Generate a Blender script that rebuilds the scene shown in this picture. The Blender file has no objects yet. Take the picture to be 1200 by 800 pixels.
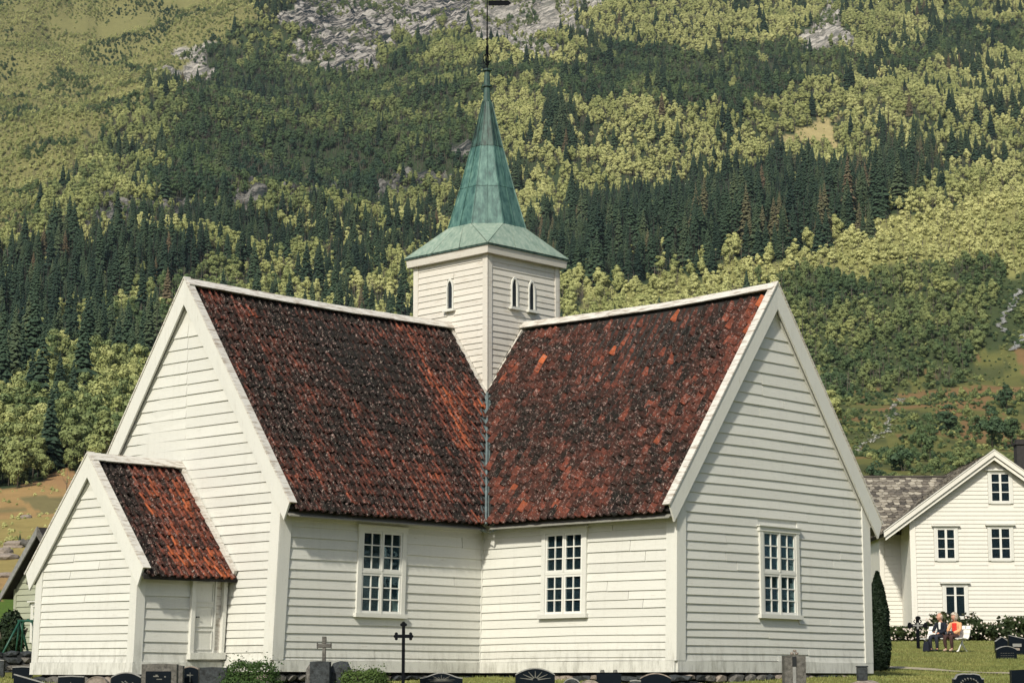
import bpy, bmesh, math, random
import numpy as np
from mathutils import Vector, Matrix

SC = bpy.context.scene
COL = SC.collection
EYE = 1.6
FPX = 2534.9
PITCH = 0.1573

# ---------------------------------------------------------------- camera
cam_d = bpy.data.cameras.new('camera')
cam = bpy.data.objects.new('camera', cam_d)
COL.objects.link(cam)
cam_d.sensor_width = 36.0
cam_d.lens = 36.0 * FPX / 1200.0
cam_d.clip_start = 0.5
cam_d.clip_end = 20000
cam.location = (0, 0, EYE)
cam.rotation_euler = (math.pi / 2 + PITCH, 0, 0)
SC.camera = cam

# ---------------------------------------------------------------- light
SUN_EL = math.radians(40)
SUN_AZ = math.radians(202)          # measured from +Y towards +X: behind the camera, to the left
sdir = Vector((math.sin(SUN_AZ) * math.cos(SUN_EL), math.cos(SUN_AZ) * math.cos(SUN_EL), math.sin(SUN_EL)))
w = bpy.data.worlds.new('World')
SC.world = w
w.use_nodes = True
nt = w.node_tree
sky = nt.nodes.new('ShaderNodeTexSky')
sky.sky_type = 'NISHITA'
sky.sun_disc = False
sky.sun_elevation = SUN_EL
sky.sun_rotation = SUN_AZ
sky.air_density = 1.0
sky.dust_density = 2.5
sky.ozone_density = 1.5
bg = nt.nodes['Background']
bg.inputs['Strength'].default_value = 0.12
nt.links.new(sky.outputs[0], bg.inputs['Color'])
sl = bpy.data.lights.new('sun', 'SUN')
sl.energy = 5.0
sl.angle = math.radians(3)
sl.color = (1.0, 0.94, 0.80)
sun = bpy.data.objects.new('sun', sl)
sun.rotation_euler = (-sdir).to_track_quat('-Z', 'Y').to_euler()
sun.location = (-30, -30, 60)
COL.objects.link(sun)
SC.view_settings.view_transform = 'Standard'
SC.view_settings.look = 'None'
SC.view_settings.exposure = 0.0
SC.view_settings.gamma = 1.0
SC.cycles.max_bounces = 5
SC.cycles.diffuse_bounces = 3
SC.cycles.glossy_bounces = 2
SC.cycles.transparent_max_bounces = 8
SC.cycles.caustics_reflective = False
SC.cycles.caustics_refractive = False

R = random.Random(7)
RN = np.random.RandomState(11)

# ---------------------------------------------------------------- helpers
def mk_mesh(name, V, F, mat=None, smooth=False):
    me = bpy.data.meshes.new(name)
    me.from_pydata([tuple(v) for v in V], [], [tuple(f) for f in F])
    if mat: me.materials.append(mat)
    if smooth:
        me.polygons.foreach_set('use_smooth', [True] * len(me.polygons))
    me.update()
    return me

def np_mesh(name, V, F, mat=None, smooth=False):
    """F: (n,3) or (n,4) int array"""
    me = bpy.data.meshes.new(name)
    V = np.asarray(V, dtype=np.float32); F = np.asarray(F, dtype=np.int32)
    k = F.shape[1]
    me.vertices.add(len(V)); me.vertices.foreach_set('co', V.ravel())
    me.loops.add(F.size); me.loops.foreach_set('vertex_index', F.ravel())
    me.polygons.add(len(F)); me.polygons.foreach_set('loop_start', np.arange(0, F.size, k, dtype=np.int32))
    try: me.polygons.foreach_set('loop_total', np.full(len(F), k, dtype=np.int32))
    except Exception: pass
    if smooth: me.polygons.foreach_set('use_smooth', np.ones(len(F), dtype=bool))
    me.update(calc_edges=True)
    if mat: me.materials.append(mat)
    return me

def link(name, me, parent=None, loc=None, rotz=None):
    o = bpy.data.objects.new(name, me)
    COL.objects.link(o)
    if parent is not None: o.parent = parent
    if loc is not None: o.location = loc
    if rotz is not None: o.rotation_euler = (0, 0, rotz)
    return o

def tag(o, label=None, cat=None, group=None, kind=None):
    if label: o['label'] = label
    if cat: o['category'] = cat
    if group: o['group'] = group
    if kind: o['kind'] = kind
    return o

def empty(name, loc, rotz=0):
    o = bpy.data.objects.new(name, None)
    o.empty_display_size = 0.3
    COL.objects.link(o); o.location = loc; o.rotation_euler = (0, 0, rotz)
    return o

class MB:
    """collects vertices and faces; fn maps local build coordinates to mesh coordinates"""
    def __init__(s, fn=None): s.V = []; s.F = []; s.fn = fn
    def v(s, p):
        s.V.append(tuple(s.fn(*p)) if s.fn else tuple(p)); return len(s.V) - 1
    def box(s, x0, x1, y0, y1, z0, z1):
        i = [s.v(p) for p in [(x0,y0,z0),(x1,y0,z0),(x1,y1,z0),(x0,y1,z0),(x0,y0,z1),(x1,y0,z1),(x1,y1,z1),(x0,y1,z1)]]
        for f in [(0,3,2,1),(4,5,6,7),(0,1,5,4),(1,2,6,5),(2,3,7,6),(3,0,4,7)]: s.F.append([i[k] for k in f])
    def prism(s, A, B):
        """two matching polygons A, B (lists of points) joined"""
        n = len(A); a = [s.v(p) for p in A]; b = [s.v(p) for p in B]
        s.F.append(a[::-1]); s.F.append(b)
        for k in range(n): s.F.append([a[k], a[(k+1) % n], b[(k+1) % n], b[k]])
    def tube(s, P, rad, n=8):
        rings = []
        for k, p in enumerate(P):
            p = Vector(p); r = rad[k] if isinstance(rad, (list, tuple)) else rad
            d = (Vector(P[min(k+1, len(P)-1)]) - Vector(P[max(k-1, 0)])).normalized()
            u = d.cross(Vector((0.01, 0.02, 1))) if abs(d.z) < .95 else d.cross(Vector((0, 1, 0)))
            u.normalize(); q = d.cross(u)
            rings.append([s.v(p + r * (math.cos(2*math.pi*j/n) * u + math.sin(2*math.pi*j/n) * q)) for j in range(n)])
        for k in range(len(rings) - 1):
            for j in range(n): s.F.append([rings[k][j], rings[k][(j+1) % n], rings[k+1][(j+1) % n], rings[k+1][j]])
        s.F.append(rings[0][::-1]); s.F.append(rings[-1])
    def mesh(s, name, mat, smooth=False):
        me = mk_mesh(name, s.V, s.F, mat, smooth)
        bm = bmesh.new(); bm.from_mesh(me); bmesh.ops.recalc_face_normals(bm, faces=bm.faces); bm.to_mesh(me); bm.free()
        return me
    def build(s, name, mat, parent=None, smooth=False, **k):
        return link(name, s.mesh(name, mat, smooth), parent, **k)

def _h2(ix, iy, s):
    n = (ix.astype(np.int64) * 374761393 + iy.astype(np.int64) * 668265263 + s * 1442695041) & 0x7fffffff
    n = ((n ^ (n >> 13)) * 1274126177) & 0x7fffffff
    return ((n ^ (n >> 16)) & 0xffff) / 65535.0
def vnoise(x, y, s=0):
    x = np.asarray(x, float); y = np.asarray(y, float)
    ix = np.floor(x); iy = np.floor(y); fx = x - ix; fy = y - iy
    fx = fx*fx*fx*(fx*(fx*6-15)+10); fy = fy*fy*fy*(fy*(fy*6-15)+10)
    a = _h2(ix, iy, s); b = _h2(ix+1, iy, s); c = _h2(ix, iy+1, s); d = _h2(ix+1, iy+1, s)
    return (a*(1-fx)+b*fx)*(1-fy) + (c*(1-fx)+d*fx)*fy
def fbm(x, y, s=0, o=4):
    t = 0; amp = .5
    for k in range(o):
        t = t + amp * (vnoise(x * 2**k + 17.3*k, y * 2**k - 9.1*k, s + k) * 2 - 1); amp *= .5
    return t
def sstep(x, a, b):
    t = np.clip((np.asarray(x, float) - a) / (b - a), 0, 1); return t*t*(3-2*t)

# ---------------------------------------------------------------- camera maths (to find real positions)
CP, SP = math.cos(PITCH), math.sin(PITCH)
def project(X, Y, Z):
    z = Z - EYE
    d = Y*CP + z*SP; u = -Y*SP + z*CP
    d = np.where(np.abs(d) < 1e-6, 1e-6, d)
    return 600 + FPX * X / d, 400 - FPX * u / d
def etan(py): return math.tan(PITCH + math.atan((400 - py) / FPX))
def at(px, py, Y):
    """world point at depth Y seen at photograph pixel px,py"""
    z = etan(py) * Y
    d = Y*CP + z*SP
    return Vector(((px - 600) / FPX * d, Y, z + EYE))

# ---------------------------------------------------------------- materials
def node_mat(name):
    m = bpy.data.materials.new(name); m.use_nodes = True
    n = m.node_tree; b = n.nodes['Principled BSDF']
    return m, n, b
def N(n, t, **kw):
    x = n.nodes.new(t)
    for k, v in kw.items():
        if k in x.inputs.keys() if hasattr(x.inputs, 'keys') else False: x.inputs[k].default_value = v
        else: setattr(x, k, v)
    return x
def ramp(n, fac, stops):
    r = n.nodes.new('ShaderNodeValToRGB')
    e = r.color_ramp.elements
    while len(e) < len(stops): e.new(0.5)
    for k, (p, c) in enumerate(stops):
        e[k].position = p; e[k].color = (*c, 1) if len(c) == 3 else c
    n.links.new(fac, r.inputs[0]); return r
def noise(n, vec, scale, detail=4, rough=.6, sx=None):
    t = n.nodes.new('ShaderNodeTexNoise')
    t.inputs['Scale'].default_value = scale; t.inputs['Detail'].default_value = detail; t.inputs['Roughness'].default_value = rough
    if sx:
        mp = n.nodes.new('ShaderNodeMapping'); mp.inputs['Scale'].default_value = sx
        n.links.new(vec, mp.inputs['Vector']); vec = mp.outputs[0]
    n.links.new(vec, t.inputs['Vector']); return t
def mixc(n, fac, a, b, mode='MIX'):
    m = n.nodes.new('ShaderNodeMix'); m.data_type = 'RGBA'; m.blend_type = mode
    for s, v in ((m.inputs[0], fac), (m.inputs[6], a), (m.inputs[7], b)):
        if hasattr(v, 'node'): n.links.new(v, s)
        else: s.default_value = v if isinstance(v, (int, float)) else (*v, 1)
    return m.outputs[2]
def bump(n, b, h, strength=.3, dist=.02):
    q = n.nodes.new('ShaderNodeBump'); q.inputs['Strength'].default_value = strength; q.inputs['Distance'].default_value = dist
    n.links.new(h, q.inputs['Height']); n.links.new(q.outputs[0], b.inputs['Normal'])
def objco(n): return n.nodes.new('ShaderNodeTexCoord').outputs['Object']
def wpos(n): return n.nodes.new('ShaderNodeNewGeometry').outputs['Position']
def math_(n, op, a, b=None):
    m = n.nodes.new('ShaderNodeMath'); m.operation = op
    for s, v in ((m.inputs[0], a), (m.inputs[1], b)):
        if v is None: continue
        if hasattr(v, 'node'): n.links.new(v, s)
        else: s.default_value = v
    return m.outputs[0]
def attr(n, name, typ='GEOMETRY'):
    a = n.nodes.new('ShaderNodeAttribute'); a.attribute_name = name; a.attribute_type = typ; return a

def paint_mat(name, base, wear=.5, worn=(.30,.25,.19), lo=.60, dirt=(.13,.12,.09), axis='H', base_z=None):
    m, n, b = node_mat(name)
    P = wpos(n)
    streak = noise(n, P, 3.0, 6, .65, (1.0, 1.0, 9.0) if axis == 'H' else (9.0, 9.0, 1.0))
    big = noise(n, P, 0.9, 4, .6)
    fine = noise(n, P, 38, 3, .6)
    c1 = mixc(n, math_(n, 'MULTIPLY', big.outputs[0], .35), base, tuple(x*.80 for x in base))
    r = ramp(n, streak.outputs[0], [(lo, (0,0,0)), (lo+.16, (1,1,1))])
    c2 = mixc(n, math_(n, 'MULTIPLY', r.outputs[0], wear), c1, worn)
    # board to board difference
    oi = n.nodes.new('ShaderNodeObjectInfo')
    v = math_(n, 'ADD', math_(n, 'MULTIPLY', oi.outputs['Random'], .10), .92)
    c3 = mixc(n, 1.0, c2, v, 'MULTIPLY') if False else None
    hs = n.nodes.new('ShaderNodeHueSaturation'); n.links.new(c2, hs.inputs['Color']); n.links.new(v, hs.inputs['Value'])
    out = hs.outputs[0]
    # runs of rain dirt down the boards
    run = noise(n, P, 1.0, 5, .7, (7, 7, .45)); rr_ = ramp(n, run.outputs[0], [(.54, (0,0,0)), (.74, (1,1,1))])
    out = mixc(n, math_(n, 'MULTIPLY', rr_.outputs[0], .14), out, (.25, .235, .19))
    # fine grime
    r2 = ramp(n, fine.outputs[0], [(.58, (0,0,0)), (.78, (1,1,1))])
    out = mixc(n, math_(n, 'MULTIPLY', r2.outputs[0], .22), out, dirt)
    if base_z is not None:
        sp = n.nodes.new('ShaderNodeSeparateXYZ'); n.links.new(P, sp.inputs[0])
        g = n.nodes.new('ShaderNodeMapRange'); g.inputs[1].default_value = base_z; g.inputs[2].default_value = base_z + .75
        g.inputs[3].default_value = 1; g.inputs[4].default_value = 0
        n.links.new(sp.outputs[2], g.inputs[0])
        st = noise(n, P, 2.2, 6, .75, (3, 3, .8))
        f = math_(n, 'MULTIPLY', g.outputs[0], ramp(n, st.outputs[0], [(.46, (0,0,0)), (.72, (1,1,1))]).outputs[0])
        out = mixc(n, math_(n, 'MULTIPLY', f, .75), out, (.12, .115, .085))
    n.links.new(out, b.inputs['Base Color'])
    b.inputs['Roughness'].default_value = .62
    b.inputs['Specular IOR Level'].default_value = .3
    bump(n, b, streak.outputs[0], .25, .01)
    return m

def simple(name, col, rough=.7, var=.25, scale=8, metal=0, bumps=.3, bd=.01, spec=.4):
    m, n, b = node_mat(name)
    t = noise(n, wpos(n), scale, 6, .65)
    r = ramp(n, t.outputs[0], [(.3, tuple(c*(1-var) for c in col)), (.7, tuple(min(1, c*(1+var)) for c in col))])
    n.links.new(r.outputs[0], b.inputs['Base Color'])
    b.inputs['Roughness'].default_value = rough; b.inputs['Metallic'].default_value = metal
    b.inputs['Specular IOR Level'].default_value = spec
    if bumps: bump(n, b, t.outputs[0], bumps, bd)
    return m

BZ = EYE + .27
M = {}
CREAM = (.615, .615, .57)
M['board'] = paint_mat('white_paint_boards', CREAM, .42, base_z=BZ - .05)
M['trim'] = paint_mat('white_paint_trim', (.625, .625, .58), .45, axis='V', base_z=BZ - .05)
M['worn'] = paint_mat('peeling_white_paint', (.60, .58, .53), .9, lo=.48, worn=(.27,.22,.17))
M['soffit'] = paint_mat('shade_toned_soffit', (.22, .215, .19), .5)  # trim colour darkened so the sunlit front edge reads as shaded
M['tower'] = paint_mat('tower_paint', (.63, .60, .54), .65, worn=(.33, .25, .18), lo=.56)
M['house'] = paint_mat('house_paint', (.70, .68, .62), .12)
M['greenhouse'] = paint_mat('pale_green_paint', (.34, .36, .27), .5)
M['winpaint'] = paint_mat('window_paint', (.68, .68, .64), .2, axis='V')
M['dark'] = simple('dark_gap', (.012, .014, .016), .9, bumps=0)
M['interior'] = simple('dark_interior', (.010, .016, .022), .8, bumps=0)
M['curtain'] = simple('pale_curtain', (.36, .33, .28), .9, bumps=0)
M['iron'] = simple('black_iron', (.004, .005, .007), .7, .4, 30, bumps=.2, spec=.06)
M['polished'] = simple('polished_black_granite', (.004, .007, .011), .35, .3, 60, bumps=.03, spec=.10)
M['granite'] = simple('grey_granite', (.10, .095, .085), .85, .55, 14, bumps=.8, bd=.03)
M['granite_pale'] = simple('pale_pinkish_granite', (.22, .185, .155), .85, .5, 12, bumps=.8, bd=.03)
M['granite_dark'] = simple('dark_lichened_stone', (.030, .035, .038), .85, .8, 12, bumps=.8, bd=.03)
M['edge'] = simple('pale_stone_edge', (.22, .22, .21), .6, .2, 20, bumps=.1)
M['engrave'] = simple('pale_engraving', (.12, .12, .105), .7, .15, 20, bumps=0)
M['metal'] = simple('galvanised_metal', (.20, .25, .25), .5, .3, 6, .6, .1)
M['bark'] = simple('bark', (.10, .085, .065), .9, .4, 6, bumps=.6)
M['bark_dark'] = simple('dark_bark', (.035, .03, .025), .9, .4, 6)
M['greensteel'] = simple('green_steel', (.015, .07, .045), .45, .2, 6, bumps=0)
M['white'] = simple('white_bench_paint', (.72, .72, .68), .5, .08, 6, bumps=0)
M['slate_gap'] = simple('roof_underlay', (.02, .018, .016), .95, bumps=0)
M['brick'] = simple('chimney_black', (.03, .028, .027), .85, .3, 9, bumps=.4)

def glass_mat():
    m = bpy.data.materials.new('old_window_glass'); m.use_nodes = True
    n = m.node_tree
    for x in list(n.nodes): n.nodes.remove(x)
    out = n.nodes.new('ShaderNodeOutputMaterial')
    tr = n.nodes.new('ShaderNodeBsdfTransparent'); tr.inputs[0].default_value = (.75, .85, .88, 1)
    gl = n.nodes.new('ShaderNodeBsdfGlossy'); gl.inputs['Roughness'].default_value = .03
    gl.inputs[0].default_value = (.35, .45, .50, 1)
    fr = n.nodes.new('ShaderNodeFresnel'); fr.inputs['IOR'].default_value = 1.45
    t = noise(n, wpos(n), 2.5, 2, .5)
    bp = n.nodes.new('ShaderNodeBump'); bp.inputs['Strength'].default_value = .25; bp.inputs['Distance'].default_value = .03
    n.links.new(t.outputs[0], bp.inputs['Height']); n.links.new(bp.outputs[0], gl.inputs['Normal'])
    mx = n.nodes.new('ShaderNodeMixShader')
    n.links.new(math_(n, 'MULTIPLY', fr.outputs[0], .32), mx.inputs[0]); n.links.new(tr.outputs[0], mx.inputs[1]); n.links.new(gl.outputs[0], mx.inputs[2])
    n.links.new(mx.outputs[0], out.inputs[0]); return m
M['glass'] = glass_mat()

def tile_mat():
    m, n, b = node_mat('mossy_clay_tiles')
    P = wpos(n)
    a = attr(n, 'tint')
    big = noise(n, P, 3.2, 5, .7)
    fac = math_(n, 'ADD', a.outputs['Fac'], math_(n, 'MULTIPLY', math_(n, 'SUBTRACT', big.outputs[0], .5), .75))
    r = ramp(n, fac, [(0.0, (.006,.005,.006)), (.30, (.026,.012,.010)), (.50, (.085,.028,.020)), (.70, (.19,.052,.032)), (1.0, (.40,.10,.035))])
    moss = noise(n, P, 8.0, 6, .8)
    mr = ramp(n, moss.outputs[0], [(.43, (0,0,0)), (.50, (1,1,1))])
    c = mixc(n, math_(n, 'MULTIPLY', mr.outputs[0], math_(n, 'SUBTRACT', 1.0, math_(n, 'MULTIPLY', a.outputs['Fac'], .85))), r.outputs[0], (.010, .011, .009))
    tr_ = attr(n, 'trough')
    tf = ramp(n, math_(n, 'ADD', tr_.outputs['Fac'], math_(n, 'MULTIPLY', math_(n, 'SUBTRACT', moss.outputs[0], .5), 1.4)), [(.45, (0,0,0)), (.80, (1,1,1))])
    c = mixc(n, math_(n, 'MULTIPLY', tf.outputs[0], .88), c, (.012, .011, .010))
    li = noise(n, P, 21, 6, .75, (1, 1, .55))
    lr = ramp(n, li.outputs[0], [(.60, (0,0,0)), (.64, (1,1,1))])
    pk = ramp(n, noise(n, P, 11, 6, .85).outputs[0], [(.57, (0,0,0)), (.62, (1,1,1))])
    c = mixc(n, math_(n, 'MULTIPLY', pk.outputs[0], .70), c, (.34, .235, .21))
    c = mixc(n, math_(n, 'MULTIPLY', lr.outputs[0], .85), c, (.34, .29, .25))
    n.links.new(c, b.inputs['Base Color']); b.inputs['Roughness'].default_value = .8
    b.inputs['Specular IOR Level'].default_value = .12
    bump(n, b, moss.outputs[0], .5, .02)
    return m
M['tile'] = tile_mat()

def copper_mat(name, dark):
    m, n, b = node_mat(name)
    P = wpos(n)
    s = noise(n, P, 1.6, 6, .75, (6, 6, .45))
    g = noise(n, P, 5, 5, .65)
    if dark is None: st = [(.30, (.10,.16,.13)), (.45, (.17,.235,.19)), (.6, (.26,.32,.26)), (.8, (.36,.36,.30))]
    elif dark: st = [(.30, (.010,.014,.013)), (.42, (.018,.034,.030)), (.54, (.045,.095,.080)), (.72, (.09,.19,.155))]
    else: st = [(.32, (.012,.032,.032)), (.45, (.036,.095,.085)), (.58, (.085,.175,.150)), (.78, (.20,.29,.24))]
    f = math_(n, 'ADD', math_(n, 'MULTIPLY', s.outputs[0], .7), math_(n, 'MULTIPLY', g.outputs[0], .3))
    r = ramp(n, f, st)
    oi = n.nodes.new('ShaderNodeObjectInfo')
    hs = n.nodes.new('ShaderNodeHueSaturation'); n.links.new(r.outputs[0], hs.inputs['Color'])
    n.links.new(math_(n, 'ADD', math_(n, 'MULTIPLY', oi.outputs['Random'], .35), .80), hs.inputs['Value'])
    n.links.new(hs.outputs[0], b.inputs['Base Color'])
    b.inputs['Roughness'].default_value = .55; b.inputs['Specular IOR Level'].default_value = .4
    bump(n, b, g.outputs[0], .2, .01)
    return m
M['copper'] = copper_mat('green_copper_patina', False)
M['copper_pale'] = copper_mat('pale_copper_patina', None)
M['copper_dark'] = copper_mat('blackened_copper', True)

def slate_mat():
    m, n, b = node_mat('lichened_slate')
    P = wpos(n); oi = attr(n, 'tint')
    g = noise(n, P, 4, 5, .7)
    f = math_(n, 'ADD', math_(n, 'MULTIPLY', oi.outputs['Fac'], .6), math_(n, 'MULTIPLY', g.outputs[0], .5))
    r = ramp(n, f, [(.2, (.045,.040,.034)), (.5, (.14,.122,.098)), (.8, (.34,.31,.25))])
    n.links.new(r.outputs[0], b.inputs['Base Color']); b.inputs['Roughness'].default_value = .8
    return m
M['slate'] = slate_mat()

def leaf_mat(name, stops, transl=.16, nz=.35, scale=.35):
    m = bpy.data.materials.new(name); m.use_nodes = True
    n = m.node_tree; b = n.nodes['Principled BSDF']; out = n.nodes['Material Output']
    a = attr(n, 'tint', 'INSTANCER')
    t = noise(n, wpos(n), scale, 4, .65)
    f = math_(n, 'ADD', a.outputs['Fac'], math_(n, 'MULTIPLY', math_(n, 'SUBTRACT', t.outputs[0], .5), nz))
    r = ramp(n, f, stops)
    n.links.new(r.outputs[0], b.inputs['Base Color']); b.inputs['Roughness'].default_value = .65
    b.inputs['Specular IOR Level'].default_value = .2
    tr = n.nodes.new('ShaderNodeBsdfTranslucent'); n.links.new(r.outputs[0], tr.inputs[0])
    mx = n.nodes.new('ShaderNodeMixShader'); mx.inputs[0].default_value = transl
    n.links.new(b.outputs[0], mx.inputs[1]); n.links.new(tr.outputs[0], mx.inputs[2]); n.links.new(mx.outputs[0], out.inputs[0])
    return m
M['broad'] = leaf_mat('broad_leaves', [(0, (.025,.055,.035)), (.30, (.085,.130,.052)), (.58, (.30,.325,.12)), (1, (.62,.61,.27))], .10, .22, .5)
M['needle'] = leaf_mat('spruce_needles', [(0, (.012,.028,.020)), (.4, (.038,.066,.036)), (.75, (.095,.115,.055)), (1, (.13,.085,.055))], .05)
M['bush'] = leaf_mat('boxwood_leaves', [(0, (.02,.045,.015)), (.5, (.045,.085,.02)), (1, (.10,.14,.035))], .15, .5, 6)
M['thuja'] = leaf_mat('thuja_leaves', [(0, (.006,.016,.008)), (1, (.02,.035,.012))], .05, .5, 3)
M['hedge'] = leaf_mat('shrub_leaves', [(0, (.018,.03,.014)), (.5, (.04,.06,.02)), (1, (.11,.10,.05))], .15, .8, 2.5)
M['bloom'] = simple('pale_blossom', (.55, .48, .42), .8, .1, 6, bumps=0)

exec_terrain = True
# ---------------------------------------------------------------- the ground: one sheet from the churchyard to the mountain top
_pf = [(-6000,-.0),(-200,-2.2),(0,-1.6),(15,-1.45),(30,-.95),(38,-.5),(43,-.16),(46,.04),(48.5,.16),(53,.14),(60,.5),(72,1.05),(83,1.62),(92,1.9),(110,2.9),(150,5.4),
       (220,11),(300,20),(400,33),(500,48),(600,68),(700,91),(850,130),(1000,174),(1200,238),(1400,305),(1700,420),(2000,548),(2300,700),(2600,868),(3000,1110),(3500,1400),(4200,1700),(5200,1900),(9000,1950)]
_py = np.array([p[0] for p in _pf], float); _pz = np.array([p[1] for p in _pf], float)
def inv_profile(px, py):
    """rough world X,Y on the smooth profile under a photograph pixel"""
    Y = np.linspace(60, 4000, 3000); z = np.interp(Y, _py, _pz)
    k = np.argmax(z / Y > etan(py)); y = Y[k]
    return (px - 600) / FPX * (y*CP + z[k]*SP), y
FEAT = []
def feature(px, py, sx, sy, h, ang=0):
    x, y = inv_profile(px, py); FEAT.append((x, y, sx, sy, h, math.radians(ang)))
feature(400, 190, 120, 260, -38, 20)       # hollow with the wood tinted dark as cloud shade
feature(150, 190, 130, 300, 34, 25)        # spur left of it
feature(700, 150, 120, 300, 26, -10)
feature(960, 300, 110, 150, 20, 0)         # shoulder above the dark scrub
feature(1060, 420, 60, 110, -14, 10)
feature(60, 420, 60, 200, 10, 0)
feature(1130, 500, 26, 60, 7, -30)         # heath knoll
feature(960, 40, 70, 60, 22, 0)
def H(x, y):
    x = np.asarray(x, float); y = np.asarray(y, float)
    r = np.sqrt(x*x + y*y)
    az = np.arctan2(x, np.maximum(y, 1e-3))
    yy = np.where(y > 0, y * (1 - .10 * sstep(np.abs(az), .3, 1.2)), y)
    z = np.interp(yy, _py, _pz)
    far = sstep(y, 120, 500)
    amp = np.clip(y, 0, 3000) * .030 * far
    z = z + amp * fbm(x / 230 + 3.1, y / 300, 3, 5)
    z = z + far * 6.0 * fbm(x / 42, y / 60, 9, 3) * sstep(y, 300, 1200)
    z = z + 1.1 * sstep(y, 100, 200) * fbm(x / 18, y / 22, 21, 3)
    for fx, fy, sx, sy, h, a in FEAT:
        dx = x - fx; dy = y - fy; u = dx*math.cos(a) + dy*math.sin(a); v = -dx*math.sin(a) + dy*math.cos(a)
        z = z + h * np.exp(-.5 * ((u/sx)**2 + (v/sy)**2))
    # churchyard: small unevenness
    z = z + .035 * fbm(x / 2.2, y / 2.2, 31, 2) * sstep(r, 20, 35)
    # valley floor opens to the left of the church
    z = z - 1.0 * sstep(-x, 13, 22) * sstep(y, 45, 60) * (1 - sstep(y, 75, 120))
    return z + EYE
def ground(x, y): return float(H(np.array([x]), np.array([y]))[0])
def hit(px, py, y0=60., y1=4500.):
    d = Vector((0, 0, 0)); Y = np.concatenate([np.arange(y0, 600, 1.0), np.arange(600, y1, 4.0)])
    z = etan(py) * Y; X = (px - 600) / FPX * (Y*CP + z*SP)
    g = H(X, Y); k = int(np.argmax(g > z + EYE))
    return float(X[k]), float(Y[k]), float(g[k])
def inpoly(px, py, poly):
    c = np.zeros(px.shape, bool); n = len(poly)
    for i in range(n):
        x0, y0 = poly[i]; x1, y1 = poly[(i+1) % n]
        if y0 == y1: continue
        t = (py >= min(y0, y1)) & (py < max(y0, y1)); xi = x0 + (py - y0) * (x1 - x0) / (y1 - y0)
        c ^= t & (px < xi)
    return c
# plant cover on the slope, with dark zones standing in for cloud shade
POLY = dict(
    rock1=[(352,-30),(342,18),(318,62),(335,80),(395,76),(450,58),(520,36),(560,4),(560,-30)],
    rock2=[(930,40),(985,20),(1000,40),(985,70),(950,72)],
    rock3=[(192,78),(240,62),(262,66),(250,84),(205,98)],
    shade_cliff=[(90,240),(200,232),(330,222),(430,226),(520,196),(560,180),(562,196),(530,216),(430,246),(335,242),(200,254),(100,262)],
    rock5=[(560,-30),(540,34),(600,66),(660,50),(690,14),(700,-30)],
    clearing=[(905,170),(950,140),(1000,128),(990,146),(940,172)],
    scrubTL=[(-80,-80),(330,-80),(300,35),(200,100),(120,160),(40,260),(-80,330)],
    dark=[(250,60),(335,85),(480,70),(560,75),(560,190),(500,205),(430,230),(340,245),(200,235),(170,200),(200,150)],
    shadeR=[(590,84),(640,78),(720,60),(840,70),(920,56),(1010,66),(1120,36),(1230,20),(1230,52),(1120,68),(1000,92),(900,120),(790,126),(640,106),(590,110)],
    spruceL=[(-80,345),(0,325),(60,290),(130,262),(260,250),(320,262),(330,330),(250,325),(200,345),(140,350),(80,395),(0,430),(-80,440)],
    spruceL2=[(330,262),(400,245),(520,262),(500,400),(380,390),(330,340)],
    spruceR=[(600,265),(680,245),(780,235),(860,215),(920,200),(1000,208),(1040,190),(1110,175),(1130,195),(1060,250),(990,270),(900,300),(780,320),(690,335),(600,310)],
    bright=[(690,345),(800,325),(920,300),(1000,268),(1090,240),(1300,200),(1300,300),(1180,308),(1090,318),(980,322),(920,335),(700,372)],
    scrubR=[(900,330),(990,322),(1090,318),(1300,295),(1300,400),(1170,400),(1130,440),(1060,455),(960,470),(900,470)],
    heathR=[(960,470),(1060,452),(1130,440),(1170,400),(1300,395),(1300,640),(960,640)],
    fieldL=[(-80,578),(60,560),(120,548),(200,545),(200,700),(-80,700)],
)
def cover(px, py):
    """integer class per point"""
    jx = px + 46 * fbm(px/30, py/22, 51, 3) + 8*fbm(px/5, py/4, 53, 2); jy = py + 30 * fbm(px/36, py/20, 52, 3) + 6*fbm(px/5, py/4, 54, 2)
    k = np.zeros(px.shape, int)
    for i, nm in enumerate(['scrubTL','dark','shadeR','spruceL','spruceL2','spruceR','bright','scrubR','heathR','fieldL','clearing','rock1','rock2','rock3','shade_cliff','rock5'], 1):
        k[inpoly(jx, jy, POLY[nm])] = i
    return k

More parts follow.
